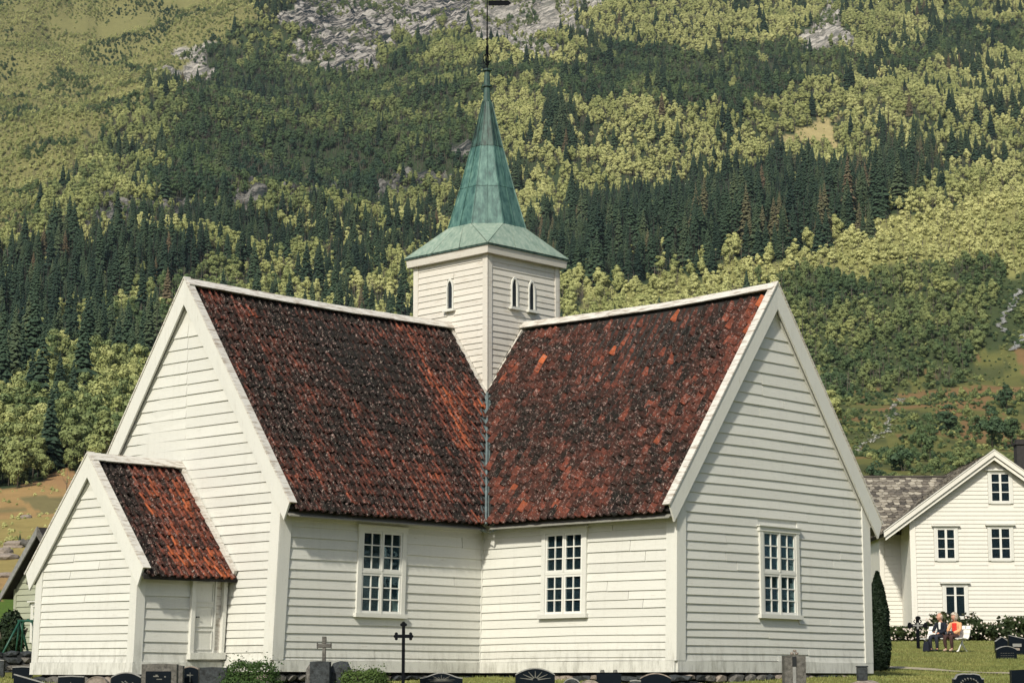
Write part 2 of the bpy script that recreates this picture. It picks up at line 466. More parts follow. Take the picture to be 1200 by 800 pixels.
def build_terrain():
    az = np.concatenate([np.arange(-180, -60, 6.), np.arange(-60, -20, 1.0), np.arange(-20, 20, .085), np.arange(20, 60, 1.0), np.arange(60, 180.1, 6.)])
    rr = np.concatenate([[0.5], np.arange(2, 36, 2.0), np.arange(36, 96, .5), np.geomspace(96, 400, 110), np.arange(406, 2500, 7.0), np.geomspace(2510, 9000, 60)])
    A, RR = np.meshgrid(np.radians(az), rr)
    X = RR * np.sin(A); Y = RR * np.cos(A); Z = H(X, Y)
    px, py = project(X, Y, Z)
    k = cover(px, py)
    k = np.where((Y < 130), 0, k)
    rockm = np.isin(k, [12,13,14,15,16]).astype(float)
    # crags on the rock faces
    n1 = fbm(X/16, (Y + X*.6)/7, 61, 4)
    Z = Z + rockm * (16.0 * np.abs(n1) - 3.0) * sstep(Y, 600, 1200)
    V = np.stack([X.ravel(), Y.ravel(), Z.ravel()], 1)
    nr, na = X.shape
    i = np.arange(nr - 1)[:, None] * na + np.arange(na - 1)[None, :]
    F = np.stack([i.ravel(), (i + na).ravel(), (i + na + 1).ravel(), (i + 1).ravel()], 1)
    F = F[:, ::-1]
    c = np.zeros((nr, na, 4)); c[..., 3] = 1
    def setc(mask, col): c[mask, 0] = col[0]; c[mask, 1] = col[1]; c[mask, 2] = col[2]
    setc(np.ones_like(k, bool), (.030, .045, .022))
    setc(k == 1, (.150, .145, .058)); setc(k == 7, (.19, .19, .070)); setc(k == 8, (.045, .060, .025))
    setc(k == 9, (.105, .108, .036)); setc(k == 10, (.28, .185, .08)); setc(k == 11, (.30, .25, .12))
    setc(rockm > 0, (.36, .34, .30)); setc(k == 15, (.030, .035, .032))  # cliff band set near black, its shade put into the colour
    # heath: brown bracken patches and dark shrub patches
    h = (k == 9)
    n2 = fbm(X/14, Y/22, 71, 3)
    setc(h & (n2 > .12), (.165, .105, .048)); setc(h & (n2 < -.26), (.06, .07, .028))
    f = (k == 10); n3 = fbm(X/20, Y/40, 72, 3)
    setc(f & (n3 > .1), (.27, .165, .08)); setc(f & (n3 < -.45), (.15, .13, .06))
    setc(Y < 100, (.135, .140, .038))
    m = (Y >= 100) & (Y < 200) & (k == 0); setc(m, (.075, .125, .022))
    setc((Y >= 200) & (Y < 345) & (k == 0), (.13, .14, .045))
    m2 = (Y >= 200) & (Y < 330) & (k != 9) ; setc(m2 & (k == 10) , (.25, .20, .075))
    me = np_mesh('ground', V, F, None, True)
    at_ = me.color_attributes.new('cover', 'FLOAT_COLOR', 'POINT'); at_.data.foreach_set('color', c.reshape(-1, 4).astype(np.float32).ravel())
    ra = me.attributes.new('rock', 'FLOAT', 'POINT'); ra.data.foreach_set('value', (rockm * np.where(k == 12, 1.0, np.where(k == 15, .35, .62))).ravel().astype(np.float32))
    m, n, b = node_mat('hillside_ground')
    P = wpos(n)
    ca = attr(n, 'cover'); rk = attr(n, 'rock')
    t1 = noise(n, P, .16, 8, .75); t2 = noise(n, P, 2.2, 6, .7)
    sp = n.nodes.new('ShaderNodeSeparateXYZ'); n.links.new(P, sp.inputs[0])
    v = math_(n, 'ADD', math_(n, 'MULTIPLY', t1.outputs[0], .9), math_(n, 'MULTIPLY', t2.outputs[0], .6))
    hs = n.nodes.new('ShaderNodeHueSaturation'); n.links.new(ca.outputs['Color'], hs.inputs['Color']); n.links.new(math_(n, 'ADD', v, .28), hs.inputs['Value'])
    # worn and clovery patches in the grass near by
    t3 = noise(n, P, .55, 5, .7)
    near = n.nodes.new('ShaderNodeMapRange'); near.inputs[1].default_value = 90; near.inputs[2].default_value = 120; near.inputs[3].default_value = 1; near.inputs[4].default_value = 0
    n.links.new(sp.outputs[1], near.inputs[0])
    tan = ramp(n, t3.outputs[0], [(.50, (0,0,0)), (.72, (1,1,1))])
    c0 = mixc(n, math_(n, 'MULTIPLY', math_(n, 'MULTIPLY', tan.outputs[0], near.outputs[0]), .55), hs.outputs[0], (.17, .145, .05))
    # rock: cracks and lichen
    w1 = noise(n, P, .10, 9, .82, (.7, .6, 2.6)); w1.inputs['Distortion'].default_value = 1.2
    w2 = n.nodes.new('ShaderNodeMapping'); w2.vector_type = 'TEXTURE'; w2.inputs['Rotation'].default_value = (0, math.radians(-28), 0); w2.inputs['Scale'].default_value = (2.6, 2.0, .55); n.links.new(P, w2.inputs['Vector'])
    w1 = noise(n, w2.outputs[0], .10, 10, .72); w1.inputs['Distortion'].default_value = .8
    rc = ramp(n, w1.outputs[0], [(.43, (.015,.025,.03)), (.48, (.15,.14,.13)), (.55, (.48,.45,.41)), (.75, (.66,.63,.58))])
    gv = ramp(n, noise(n, P, .03, 6, .7).outputs[0], [(.58, (0,0,0)), (.63, (1,1,1))])
    rcc = mixc(n, math_(n, 'MULTIPLY', gv.outputs[0], .8), rc.outputs[0], (.045, .06, .025))
    c1 = mixc(n, rk.outputs['Fac'], c0, rcc)
    n.links.new(c1, b.inputs['Base Color']); b.inputs['Roughness'].default_value = .95; b.inputs['Specular IOR Level'].default_value = .1
    hgt = math_(n, 'ADD', math_(n, 'MULTIPLY', w1.outputs[0], math_(n, 'MULTIPLY', rk.outputs['Fac'], 9.0)), math_(n, 'MULTIPLY', t2.outputs[0], .10))
    bump(n, b, hgt, 1.0, 1.0)
    me.materials.append(m)
    o = link('ground', me); tag(o, kind='structure')
    return o
build_terrain()

# ---------------------------------------------------------------- trees
def leaf_tris(C, Nrm, size, rs, tilt=.5):
    """one small triangle per point C, roughly facing Nrm"""
    n = len(C)
    J = rs.normal(0, tilt, (n, 3)); A = Nrm + J; A /= np.linalg.norm(A, axis=1)[:, None]
    U = np.cross(A, rs.normal(0, 1, (n, 3))); U /= np.linalg.norm(U, axis=1)[:, None]; W_ = np.cross(A, U)
    s = size * rs.uniform(.7, 1.3, (n, 1))
    V = np.empty((n, 3, 3)); V[:, 0] = C + U*s; V[:, 1] = C - .5*U*s + .8*W_*s; V[:, 2] = C - .5*U*s - .8*W_*s
    return V.reshape(-1, 3), np.arange(3*n).reshape(-1, 3)

def broad_mesh(seed, h=8.5, rx=2.7, leaf=.42, nclump=17, per=80, trunk_clear=.2, name='crown'):
    rs = np.random.RandomState(seed)
    Vs = []; Fs = []; off = 0
    zc = h * (.5 + trunk_clear/2); rz = h * (1 - trunk_clear) / 2
    lean = rs.normal(0, .05, 2)
    for k in range(nclump):
        d = rs.normal(0, 1, 3); d /= np.linalg.norm(d)
        rad = rs.uniform(.35, .78)
        t = d * rad
        wz = 1 - .35 * max(0, t[2])                       # narrower towards the top
        c = np.array([t[0]*rx*wz, t[1]*rx*wz, zc + t[2]*rz]) + np.array([lean[0], lean[1], 0]) * h * .5
        if k == 0: c = np.array([0, 0, zc + rz*.72])
        rc = rs.uniform(.38, .60) * rx * (1 - .25*max(0, t[2]))
        P = rs.normal(0, 1, (per, 3)); P /= np.linalg.norm(P, axis=1)[:, None]
        P[:, 2] = np.where((P[:, 2] < -.3) & (rs.rand(per) < .6), -P[:, 2], P[:, 2])
        C = c + P * rc * rs.uniform(.72, 1.08, (per, 1)) * np.array([1, 1, .82])
        V, F = leaf_tris(C, P, leaf, rs, .26)
        Vs.append(V); Fs.append(F + off); off += len(V)
    return np_mesh(name, np.concatenate(Vs), np.concatenate(Fs), M['broad'])

def trunk_mesh(seed, h=8.5, r=.16, limbs=4):
    rs = random.Random(seed); b = MB()
    top = (rs.uniform(-.3, .3), rs.uniform(-.3, .3), h * .75)
    b.tube([(0, 0, -.6), (top[0]*.3, top[1]*.3, h*.3), top], [r*1.25, r*.9, r*.3], 5)
    for k in range(limbs):
        a = rs.uniform(0, 6.28); z = h * rs.uniform(.25, .5); l = h * rs.uniform(.15, .25)
        b.tube([(0, 0, z), (l*math.cos(a)*.6, l*math.sin(a)*.6, z + l*.5), (l*math.cos(a), l*math.sin(a), z + l*1.1)], [r*.5, r*.35, r*.15], 4)
    return b.mesh('trunk', M['bark'], True)

def spruce_mesh(seed, h=14., rb=2.1, tiers=24, per=9):
    rs = np.random.RandomState(seed); Vs = []; Fs = []; off = 0
    for k in range(tiers):
        t = k / (tiers - 1.0); z0_ = h * (.04 + .93 * t); rad = rb * (1 - t)**.85 * rs.uniform(.75, 1.15) + .12
        for j in range(per):
            z = z0_ + rs.uniform(-.5, .5)*h/tiers*1.6
            a = 2*math.pi*(j + rs.rand()*.8)/per + k*1.3; L = rad * rs.uniform(.72, 1.15)
            d = np.array([math.cos(a), math.sin(a), 0]); s = np.array([-math.sin(a), math.cos(a), 0])
            wd = L * .30 + .10; dr = .50 * L
            p0 = d*.05 + [0, 0, z+.15]; p1 = d*L*.6 + s*wd + [0, 0, z - dr*.55]; p2 = d*L*.6 - s*wd + [0, 0, z - dr*.55]; p3 = d*L + [0, 0, z - dr*.75]
            p4 = d*L*.62 + [0, 0, z - dr*.2 + .18]
            V = np.array([p0, p1, p4, p0, p4, p2, p1, p3, p4, p4, p3, p2]); Vs.append(V); Fs.append(np.arange(12).reshape(-1, 3) + off); off += 12
    # leader
    V = np.array([[.1, 0, h*.95], [-.08, .08, h*.95], [0, 0, h*1.03]]); Vs.append(V); Fs.append(np.array([[0, 1, 2]]) + off)
    return np_mesh('crown', np.concatenate(Vs), np.concatenate(Fs), M['needle'])

NB, NS, NU = 5, 4, 3
broad_crowns = [broad_mesh(100+i, 8.0 + .8*i, 2.15 + .3*(i % 3), .31, 16, 115, .02) for i in range(NB)]
broad_trunks = [trunk_mesh(200+i, 8.0 + .8*i, .12) for i in range(NB)]
spruce_crowns = [spruce_mesh(300+i, 12 + 1.6*i, 2.5 + .35*(i % 3), 28, 11) for i in range(NS)]
def strunk(h):
    b = MB(); b.tube([(0, 0, -.6), (0, 0, h*.6), (0, 0, h*.97)], [.09, .06, .02], 5); return b.mesh('trunk', M['bark_dark'], True)
spruce_trunks = [strunk(13 + .8*i) for i in range(NS)]
shrub_crowns = [broad_mesh(400+i, 3.2, 1.9, .30, 9, 55, .02) for i in range(NU)]

KINDS = [('broadleaf_tree', broad_crowns, broad_trunks), ('spruce_tree', spruce_crowns, spruce_trunks), ('bush', shrub_crowns, None)]

def scatter():
    rs = np.random.RandomState(5)
    out = []
    def ring(r0, r1, sp, half=.34):
        r = r0
        while r < r1:
            s = sp(r); n = int(2*half*r/s)
            a = np.linspace(-half, half, n) + rs.uniform(-.48, .48, n)*s/r
            q = r + rs.uniform(-.5, .5, n)*s*.9
            out.append(np.stack([q*np.sin(a), q*np.cos(a)], 1)); r += s*.9
    ring(270, 2750, lambda r: 4.1)
    P = np.concatenate(out); X, Y = P[:, 0], P[:, 1]; Z = H(X, Y)
    px, py = project(X, Y, Z); k = cover(px, py)
    n = len(X); u = rs.rand(n); v = rs.rand(n)
    patch = vnoise(X/38, Y/55, 81); fine = vnoise(X/11, Y/16, 82)
    kind = np.zeros(n, int); keep = np.ones(n, bool); sc = rs.uniform(.62, 1.3, n); tint = .49 + .36*(patch-.5) + .16*(u-.5) + .16*(fine - .5)
    def setk(m, keepp=1, tintadd=0, scm=1, spr=0, shr=0):
        nonlocal kind, keep, sc, tint
        w_ = rs.rand(n)
        kind = np.where(m & (w_ < spr), 1, kind); kind = np.where(m & (w_ >= spr) & (w_ < spr + shr), 2, kind)
        keep = np.where(m, rs.rand(n) < keepp, keep); tint = np.where(m, tint + tintadd, tint); sc = np.where(m, sc*scm, sc)
    setk(k == 0, .97, .04, 1.10, .02, .05)
    setk(k == 1, .97, .14, .66, 0, .5)
    setk(k == 2, .97, -.20 - .16*sstep(py, 150, 225), 1.05, .05)  # cloud shade put into the leaf tint, deepest at the lower rim
    setk(k == 3, .97, -.24, 1.05, .05)  # band of shade painted by a darker leaf tint
    setk((k == 4) | (k == 6), .97, .04, 1, .88)
    setk(k == 5, .95, .05, 1, .5)
    brk = vnoise(X/30, Y/75, 99); kind = np.where(((k == 4) | (k == 5)) & (brk < np.where(k == 4, .36, .5)) & (v < .85), 0, kind); kind = np.where((k == 6) & (brk < .24) & (v < .8), 0, kind)
    tint = np.where((k >= 4) & (k <= 6) & (kind == 0), tint + .12, tint)
    setk(k == 7, .98, .30, .78, 0, .55)
    setk(k == 8, .98, -.17, .85, 0, .5)
    setk(k == 9, .40, -.12, .6, 0, .93)
    setk(k == 10, .02, 0, .6, 0, .6)
    setk(k == 11, .10, .2, .5, 0, 1)
    setk(k >= 12, .85, -.06, .8, 0, .4)
    keep &= ~((k == 12) & (vnoise(X/22, Y/34, 95) < .62)) & ~((k > 12) & (vnoise(X/22, Y/34, 95) < .42))
    # broken ground: dark spruces and clearings in the mixed wood
    m0 = (k == 0); kind = np.where(m0 & (patch > .76) & (v < .5), 1, kind)
    keep &= ~((k == 0) & (fine < .05))
    keep &= ~((k == 9) & (vnoise(X/22, Y/34, 92) < .55))
    tint = np.where(m0 & (px > 560), tint + .17, tint)
    tint = np.where(m0 & (px < 330) & (py > 330), tint - .05 + .25*(v-.5), tint)
    # ragged spruce edge: brown dying trees along the lower rim of the stands
    sp = kind == 1
    tint = np.where(sp, .30 + .45*(u-.5) + .3*(patch-.5), tint)
    tint = np.where(sp & (v < .012), .92, tint)
    tint = np.where(k == 1, tint - .38*sstep(vnoise(X/34, Y/60, 97), .58, .70), tint)
    tint = np.where(sp & (k == 6) & (vnoise(X/20, Y/30, 93) > .66) & (v < .25), .84, tint)
    sc = np.where(sp, sc*rs.uniform(.65, 1.3, n)*np.where(px > 590, 1.35, 1.15), sc)
    keep &= ~((Y < 330) & ~((k == 9) | (k == 8)))
    keep &= ~((k == 9) & (Y < 300))
    for (ax, ay, bx, by) in ((1190,338,1176,380),(1176,380,1168,400),(1204,392,1186,416),(1060,466,1042,492),(1042,492,998,534)):
        t_ = np.clip(((px-ax)*(bx-ax)+(py-ay)*(by-ay))/((bx-ax)**2+(by-ay)**2), 0, 1); dd = np.hypot(px-ax-t_*(bx-ax), (py-ay-t_*(by-ay)))
        keep &= ~((dd < (15 if by < 420 else 10)) | ((np.abs(px-ax-t_*(bx-ax)) < 8) & (py > ay) & (py < by + 22) & (by < 420)))
    # heather and tussocks on the open ground
    o2 = out[:]; out.clear(); ring(250, 2800, lambda r: 2.4 if r < 700 else 3.6 if r < 1500 else 4.2); P2 = np.concatenate(out); P2 = P2[rs.rand(len(P2)) < .8]
    X2, Y2 = P2[:, 0], P2[:, 1]; Z2 = H(X2, Y2); qx, qy = project(X2, Y2, Z2); k2 = cover(qx, qy)
    kk = np.isin(k2, [1, 7, 8, 9, 10, 11]) & (qx > -40) & (qx < 1240) & (qy > -30) & ((vnoise(X2/9, Y2/13, 96) > .42) | (k2 == 7) | (k2 == 1) | (k2 == 8)) & ~((k2 == 10) & (rs.rand(len(X2)) < .6))
    kk &= ~inpoly(qx, qy, [(150,800),(150,500),(217,345),(912,345),(1000,560),(1000,800)])
    X2, Y2, Z2, k2, qx, qy = X2[kk], Y2[kk], Z2[kk], k2[kk], qx[kk], qy[kk]; n2 = len(X2)
    t2 = np.where(k2 == 8, .28, 0) + np.where(k2 == 8, 0, 1)*np.where(k2 == 9, .34, np.where(k2 == 10, .75, .72)) + rs.normal(0, .14, n2); s2 = rs.uniform(.16, .42, n2) * np.where(k2 == 8, 1.5, 1.0) * np.where(k2 == 10, .6, 1.0)
    cat_ = lambda a, b: np.concatenate([a, b])
    X, Y, Z, kind, sc, tint, px, py, k, keep = cat_(X, X2), cat_(Y, Y2), cat_(Z, Z2), cat_(kind, np.full(n2, 2)), cat_(sc, s2), cat_(tint, t2), cat_(px, qx), cat_(py, qy), cat_(k, k2), cat_(keep, np.ones(n2, bool))
    # nothing taller than the ground behind it leaves room for, right under the frame's hidden parts
    return X[keep], Y[keep], Z[keep], kind[keep], sc[keep], np.clip(tint, 0, 1)[keep], px[keep], py[keep], k[keep]
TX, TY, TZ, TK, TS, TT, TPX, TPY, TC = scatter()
rot = RN.uniform(0, 6.283, len(TX))

# which ones show largest: not behind the church or the houses
CH = [(40,800),(40,660),(100,537),(140,520),(217,333),(487,375),(487,300),(540,200),(571,110),(600,200),(656,300),(656,378),(912,336),(1030,620),(1020,800)]
HS = [(1025,800),(1025,600),(1036,558),(1120,558),(1165,528),(1200,545),(1200,800)]
vis = (TPX > -5) & (TPX < 1205) & (TPY > 0) & (TPY < 800) & ~inpoly(TPX, TPY - 6, CH) & ~inpoly(TPX, TPY - 6, HS)
single = np.zeros(len(TX), bool)
def slope_label(kd, px, py, t, sc_):
    where = ('at the left picture edge, above the dry field' if px < 60 else 'above the ridge of the church porch' if px < 150 else 'left of the peak of the left church gable' if px < 225 else
             'over the ridge of the left church roof' if px < 485 else 'behind the church tower' if px < 660 else 'over the ridge of the right church roof' if px < 905 else
             'just right of the peak of the right gable' if px < 990 else 'above the slate roof of the white house' if px < 1110 else 'near the waterfall')
    col = {0: ('dark green', 'mid green', 'pale olive'), 1: ('blackish green', 'dark green', 'brown dying'), 2: ('dark green', 'mid green', 'pale olive')}[kd][0 if t < .36 else 1 if t < .66 else 2]
    size = 'small' if sc_ < .8 else 'tall' if sc_ > 1.25 and kd == 1 else 'large' if sc_ > 1.05 else 'middling'
    n = ('broadleaf tree', 'spruce', 'bush')[kd]
    return (f'{size} {col} {n} {where}', ('tree', 'tree', 'bush')[kd], f'{size} {col} {n}{"es" if n == "bush" else "s"} on the slope {where}')
for kd in range(3):
    nm, crowns, trunks = KINDS[kd]
    idx = np.where(vis & (TK == kd))[0]
    idx = idx[TS[idx] > .42]; size = TS[idx] / TY[idx]
    idx = idx[np.argsort(-size)][:290]
    single[idx] = True
    for i in idx:
        v_ = int(i) % len(crowns)
        e = empty(nm, (TX[i], TY[i], TZ[i] - .2), rot[i]); e.scale = (TS[i],)*3
        tag(e, *slope_label(kd, TPX[i], TPY[i], TT[i], TS[i]))
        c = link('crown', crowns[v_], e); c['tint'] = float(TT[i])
        if trunks: link('trunk', trunks[v_], e)
        else:
            if 'bush_stem' not in M:
                b = MB(); [b.tube([(0, 0, -.3), (.5*math.cos(a), .5*math.sin(a), 1.1)], [.06, .03], 4) for a in (0, 2, 4)]
                M['bush_stem'] = b.mesh('stem', M['bark'])
            link('stem', M['bush_stem'], e)

def gn_forest(name, sel, crowns, trunks, label):
    X, Y, Z = TX[sel], TY[sel], TZ[sel] - .2
    me = bpy.data.meshes.new(name); me.vertices.add(len(X))
    me.vertices.foreach_set('co', np.stack([X, Y, Z], 1).astype(np.float32).ravel())
    def A(nm, typ, val):
        a = me.attributes.new(nm, typ, 'POINT'); a.data.foreach_set('value', val)
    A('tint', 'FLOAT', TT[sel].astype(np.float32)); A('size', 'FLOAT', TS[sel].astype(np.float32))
    A('turn', 'FLOAT', rot[sel].astype(np.float32)); A('variant', 'INT', RN.randint(0, len(crowns), len(X)).astype(np.int32))
    o = link(name, me); tag(o, label, None, None, 'stuff')
    g = bpy.data.node_groups.new(name, 'GeometryNodeTree')
    g.interface.new_socket('Geometry', in_out='INPUT', socket_type='NodeSocketGeometry')
    g.interface.new_socket('Geometry', in_out='OUTPUT', socket_type='NodeSocketGeometry')
    gi = g.nodes.new('NodeGroupInput'); go = g.nodes.new('NodeGroupOutput')
    ip = g.nodes.new('GeometryNodeInstanceOnPoints'); ip.inputs['Pick Instance'].default_value = True
    jo = g.nodes.new('GeometryNodeJoinGeometry')
    def src(me_):
        # a real tree of the slope lends its shape
        ob = next(x for x in COL.objects if x.data is me_)
        oi = g.nodes.new('GeometryNodeObjectInfo'); oi.inputs['Object'].default_value = ob; oi.inputs['As Instance'].default_value = False
        oi.transform_space = 'ORIGINAL'; return oi.outputs['Geometry']
    for k in reversed(range(len(crowns))):
        gg = g.nodes.new('GeometryNodeGeometryToInstance')
        g.links.new(src(crowns[k]), gg.inputs[0])
        if trunks: g.links.new(src(trunks[k]), gg.inputs[0])
        g.links.new(gg.outputs[0], jo.inputs[0])
    def na(nm, typ):
        a = g.nodes.new('GeometryNodeInputNamedAttribute'); a.data_type = typ; a.inputs[0].default_value = nm; return a.outputs[0]
    cx = g.nodes.new('ShaderNodeCombineXYZ'); g.links.new(na('turn', 'FLOAT'), cx.inputs[2])
    g.links.new(gi.outputs[0], ip.inputs['Points']); g.links.new(jo.outputs[0], ip.inputs['Instance'])
    g.links.new(na('variant', 'INT'), ip.inputs['Instance Index']); g.links.new(cx.outputs[0], ip.inputs['Rotation'])
    g.links.new(na('size', 'FLOAT'), ip.inputs['Scale']); g.links.new(ip.outputs[0], go.inputs[0])
    md = o.modifiers.new('trees', 'NODES'); md.node_group = g
    return o
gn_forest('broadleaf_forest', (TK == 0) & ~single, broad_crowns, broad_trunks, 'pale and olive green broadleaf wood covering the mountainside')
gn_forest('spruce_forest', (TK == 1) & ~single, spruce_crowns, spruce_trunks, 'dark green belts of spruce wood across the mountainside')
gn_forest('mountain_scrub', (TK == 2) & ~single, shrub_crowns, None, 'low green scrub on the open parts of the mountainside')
print('trees', len(TX), [int((TK == k).sum()) for k in range(3)], 'vis', [int((vis & (TK == k)).sum()) for k in range(3)])

# lone trees and bushes one can point to
def lone(kind, px, py, hpx, label, tint=.2, v=0, cat='tree', wide=1.0, name=None):
    x, y, z = hit(px, py); h0 = {0: 8.5, 1: 13., 2: 3.2}[kind]
    s = hpx / FPX * y / h0
    nm, crowns, trunks = KINDS[kind]
    e = empty(name or nm, (x, y, z - .1), v*1.7); e.scale = (s*wide, s*wide, s); tag(e, label, cat)
    c = link('crown', crowns[v % len(crowns)], e); c['tint'] = tint
    if trunks: link('trunk', trunks[v % len(trunks)], e)
    else: link('stem', M['bush_stem'], e)
lone(0, 1112, 506, 36, 'dark round tree standing alone on the brown heath above the roof ridge', .12, 0, wide=1.25)
lone(0, 1180, 482, 30, 'dark tree on the heath under the lower end of the waterfall', .10, 1, wide=1.2)
lone(0, 1163, 526, 48, 'tall dark tree on the heath just above the white gable top', .14, 2)
lone(0, 1186, 524, 40, 'dark leafy tree on the heath close to the right edge, above the chimney', .16, 3)
lone(0, 1090, 538, 44, 'slim grey green tree on the heath slope, left of the dark round tree', .26, 4, wide=.7)
lone(0, 1080, 526, 34, 'small slim tree leaning against the grey green one on the heath', .3, 1, wide=.7)
lone(2, 1058, 552, 24, 'dark round bush in the grass above the slate roof', .12, 0, 'bush', 1.1)
lone(2, 1027, 562, 20, 'small dark bush beside the steep gable of the church', .1, 1, 'bush')
lone(0, 44, 560, 32, 'light green round tree alone at the upper edge of the dry field', .62, 3, wide=1.2)
lone(0, 20, 572, 46, 'slender pale tree at the far left edge of the dry field', .5, 1, wide=.8)
lone(0, 66, 548, 26, 'small dark green tree behind the light round one at the field edge', .3, 2)
lone(2, 90, 546, 16, 'low brown bush at the top of the dry field', .9, 2, 'bush', 1.4)
lone(1, 23, 640, 17, 'lone grey green juniper shaped like a spearhead in the dry field', .5, 0, 'bush', 1.3, 'juniper_bush')

# boulders in the field and the stream in the heath
def rock_mesh(seed, sx=1, sy=1, sz=1, sub=2, mat=None, rough=.25):
    rs = random.Random(seed); bm = bmesh.new(); bmesh.ops.create_icosphere(bm, subdivisions=sub, radius=1)
    ph = [rs.uniform(0, 6) for _ in range(6)]
    for v in bm.verts:
        c = v.co.copy(); k = 1 + rough*(math.sin(c.x*2.3+ph[0]) + math.sin(c.y*2.9+ph[1]) + math.sin(c.z*3.1+ph[2]))*.4 + rs.uniform(-.07, .07)
        # squarish stones
        f = max(abs(c.x), abs(c.y), abs(c.z)); c = c.lerp(c / f * .85, .55) * k
        v.co = (c.x*sx, c.y*sy, c.z*sz)
    me = bpy.data.meshes.new('stone'); bm.to_mesh(me); bm.free(); me.materials.append(mat or M['granite']); return me
for k, (px, py, s, lab) in enumerate([(15, 642, 1.3, 'pale flat boulder beside the juniper in the dry field'), (6, 648, 1.1, 'pale boulder at the left picture edge in the dry field'),
        (30, 607, 1.2, 'small white stone high in the dry field'), (9, 655, 1.3, 'low grey stone under the pale boulders in the dry field'),
        (8, 676, 1.0, 'reddish grey stone slab low in the field by the green gable roof')]):
    x, y, z = hit(px, py, 100)
    o = link('boulder', rock_mesh(900+k, s, s*.8, s*.45, 2, M['granite_pale']), None, (x, y, z + s*.12), k*.9); tag(o, lab, 'boulder')
def stream(name, pts, wd, label):
    P = [hit(*p) for p in pts]; rs = random.Random(3); V = []; F = []
    for (x0, y0, z0), (x1, y1, z1) in zip(P, P[1:]):
        n = max(2, int(math.dist((x0, y0), (x1, y1)) / .45))
        for i in range(n):
            t = i / n; x = x0+(x1-x0)*t + .9*math.sin(t*9 + x0); y = y0+(y1-y0)*t
            for _ in range(12 if name == 'waterfall' else 4):
                u = x + rs.gauss(0, .15)*wd; v = y + rs.uniform(-.3, .3); g = ground(u, v); q = rs.uniform(.08, .26) * (2.2 if name == 'waterfall' else 1); b = len(V)
                a0 = rs.uniform(0, 6.28)
                for k in range(4): V.append((u + q*1.5*math.cos(a0+k*1.57), v + q*math.sin(a0+k*1.57), g + .28 + rs.uniform(0, .3)))
                F.append((b, b+1, b+2, b+3))
    o = link(name, mk_mesh(name, V, F, M['foam' if name == 'waterfall' else 'brook'])); tag(o, None, None, None, 'structure')
M['brook'] = simple('stony_brook_water', (.42, .42, .38), .6, .5, .9, bumps=.3, bd=.2)
M['foam'] = simple('white_water', (.80, .82, .80), .5, .4, .9, bumps=.3, bd=.2)
stream('stream', [(1058, 468), (1050, 482), (1040, 492), (1046, 503), (1030, 514), (1012, 522), (998, 532)], 2.6, 'thin white stream')
stream('waterfall', [(1196, 341), (1189, 352), (1187, 362), (1178, 374), (1172, 384), (1180, 392)], 3.0, 'white waterfall')
stream('waterfall', [(1204, 392), (1196, 400), (1188, 412)], 3.0, 'white waterfall')

# ================================================================ THE CHURCH
TH = -0.7634
CX, CY = -0.64, 53.8374
hA, hB, LA, LB = 3.2705, 3.4399, 9.3869, 8.95
ZE, ZR, EV, OV, TT_, TE, ZTE = 3.38, 8.5214, .4166, .15, 1.265, 1.425, 10.36
church = empty('church', (CX, CY, BZ), TH)
tag(church, 'old white clapboard cross church with mossy red tile roofs and green copper spire', 'church')
def warp(a, b, z):
    """the old timber frame has settled: low walls lean a little; returns local x,y,z of the church"""
    s = max(0., min(1., a / 3.2)); s = s*s*(3-2*s)
    k = max(0., 1 - max(z, -.3)/3.3)
    a2 = a + .10 * k * s + (.10 * k * max(0., min(1., (a-7)/2.)) * max(0., min(1., (b+1)/4.)) if a < 9.6 else 0)
    z2 = z + .012 * math.sin(a*.9+1) * math.sin(b*.8) - (.05 * math.sin(max(0, min(1, (max(abs(a), abs(b)) - 1.3)/7.8))*math.pi) if z > 4.5 and z < 9 and min(abs(a),abs(b)) < 3.8 else 0) * max(0, min(1, (z-4.5)/3))
    return (b, -a2, z2)
def cmb(): return MB(warp)

# face frames: (u, d, z) -> (a, b, z); d is outwards
F_A = lambda u, d, z: (u, hA + d, z)          # side wall of the left arm
F_B = lambda u, d, z: (hB + d, u, z)          # side wall of the right arm
F_GA = lambda u, d, z: (LA + d, u, z)         # left gable
F_GB = lambda u, d, z: (u, LB + d, z)         # right gable
P_B, P_C, P_H, P_A = 1.66, -.09, 1.75, 11.76  # porch: side plane, centre, half width, front
F_PG = lambda u, d, z: (P_A + d, u, z)
F_PS = lambda u, d, z: (u, P_C + P_H + d, z)
F_PN = lambda u, d, z: (u, P_C - P_H - d, z)
def fmb(frame): return MB(lambda u, d, z: warp(*frame(u, d, z)))

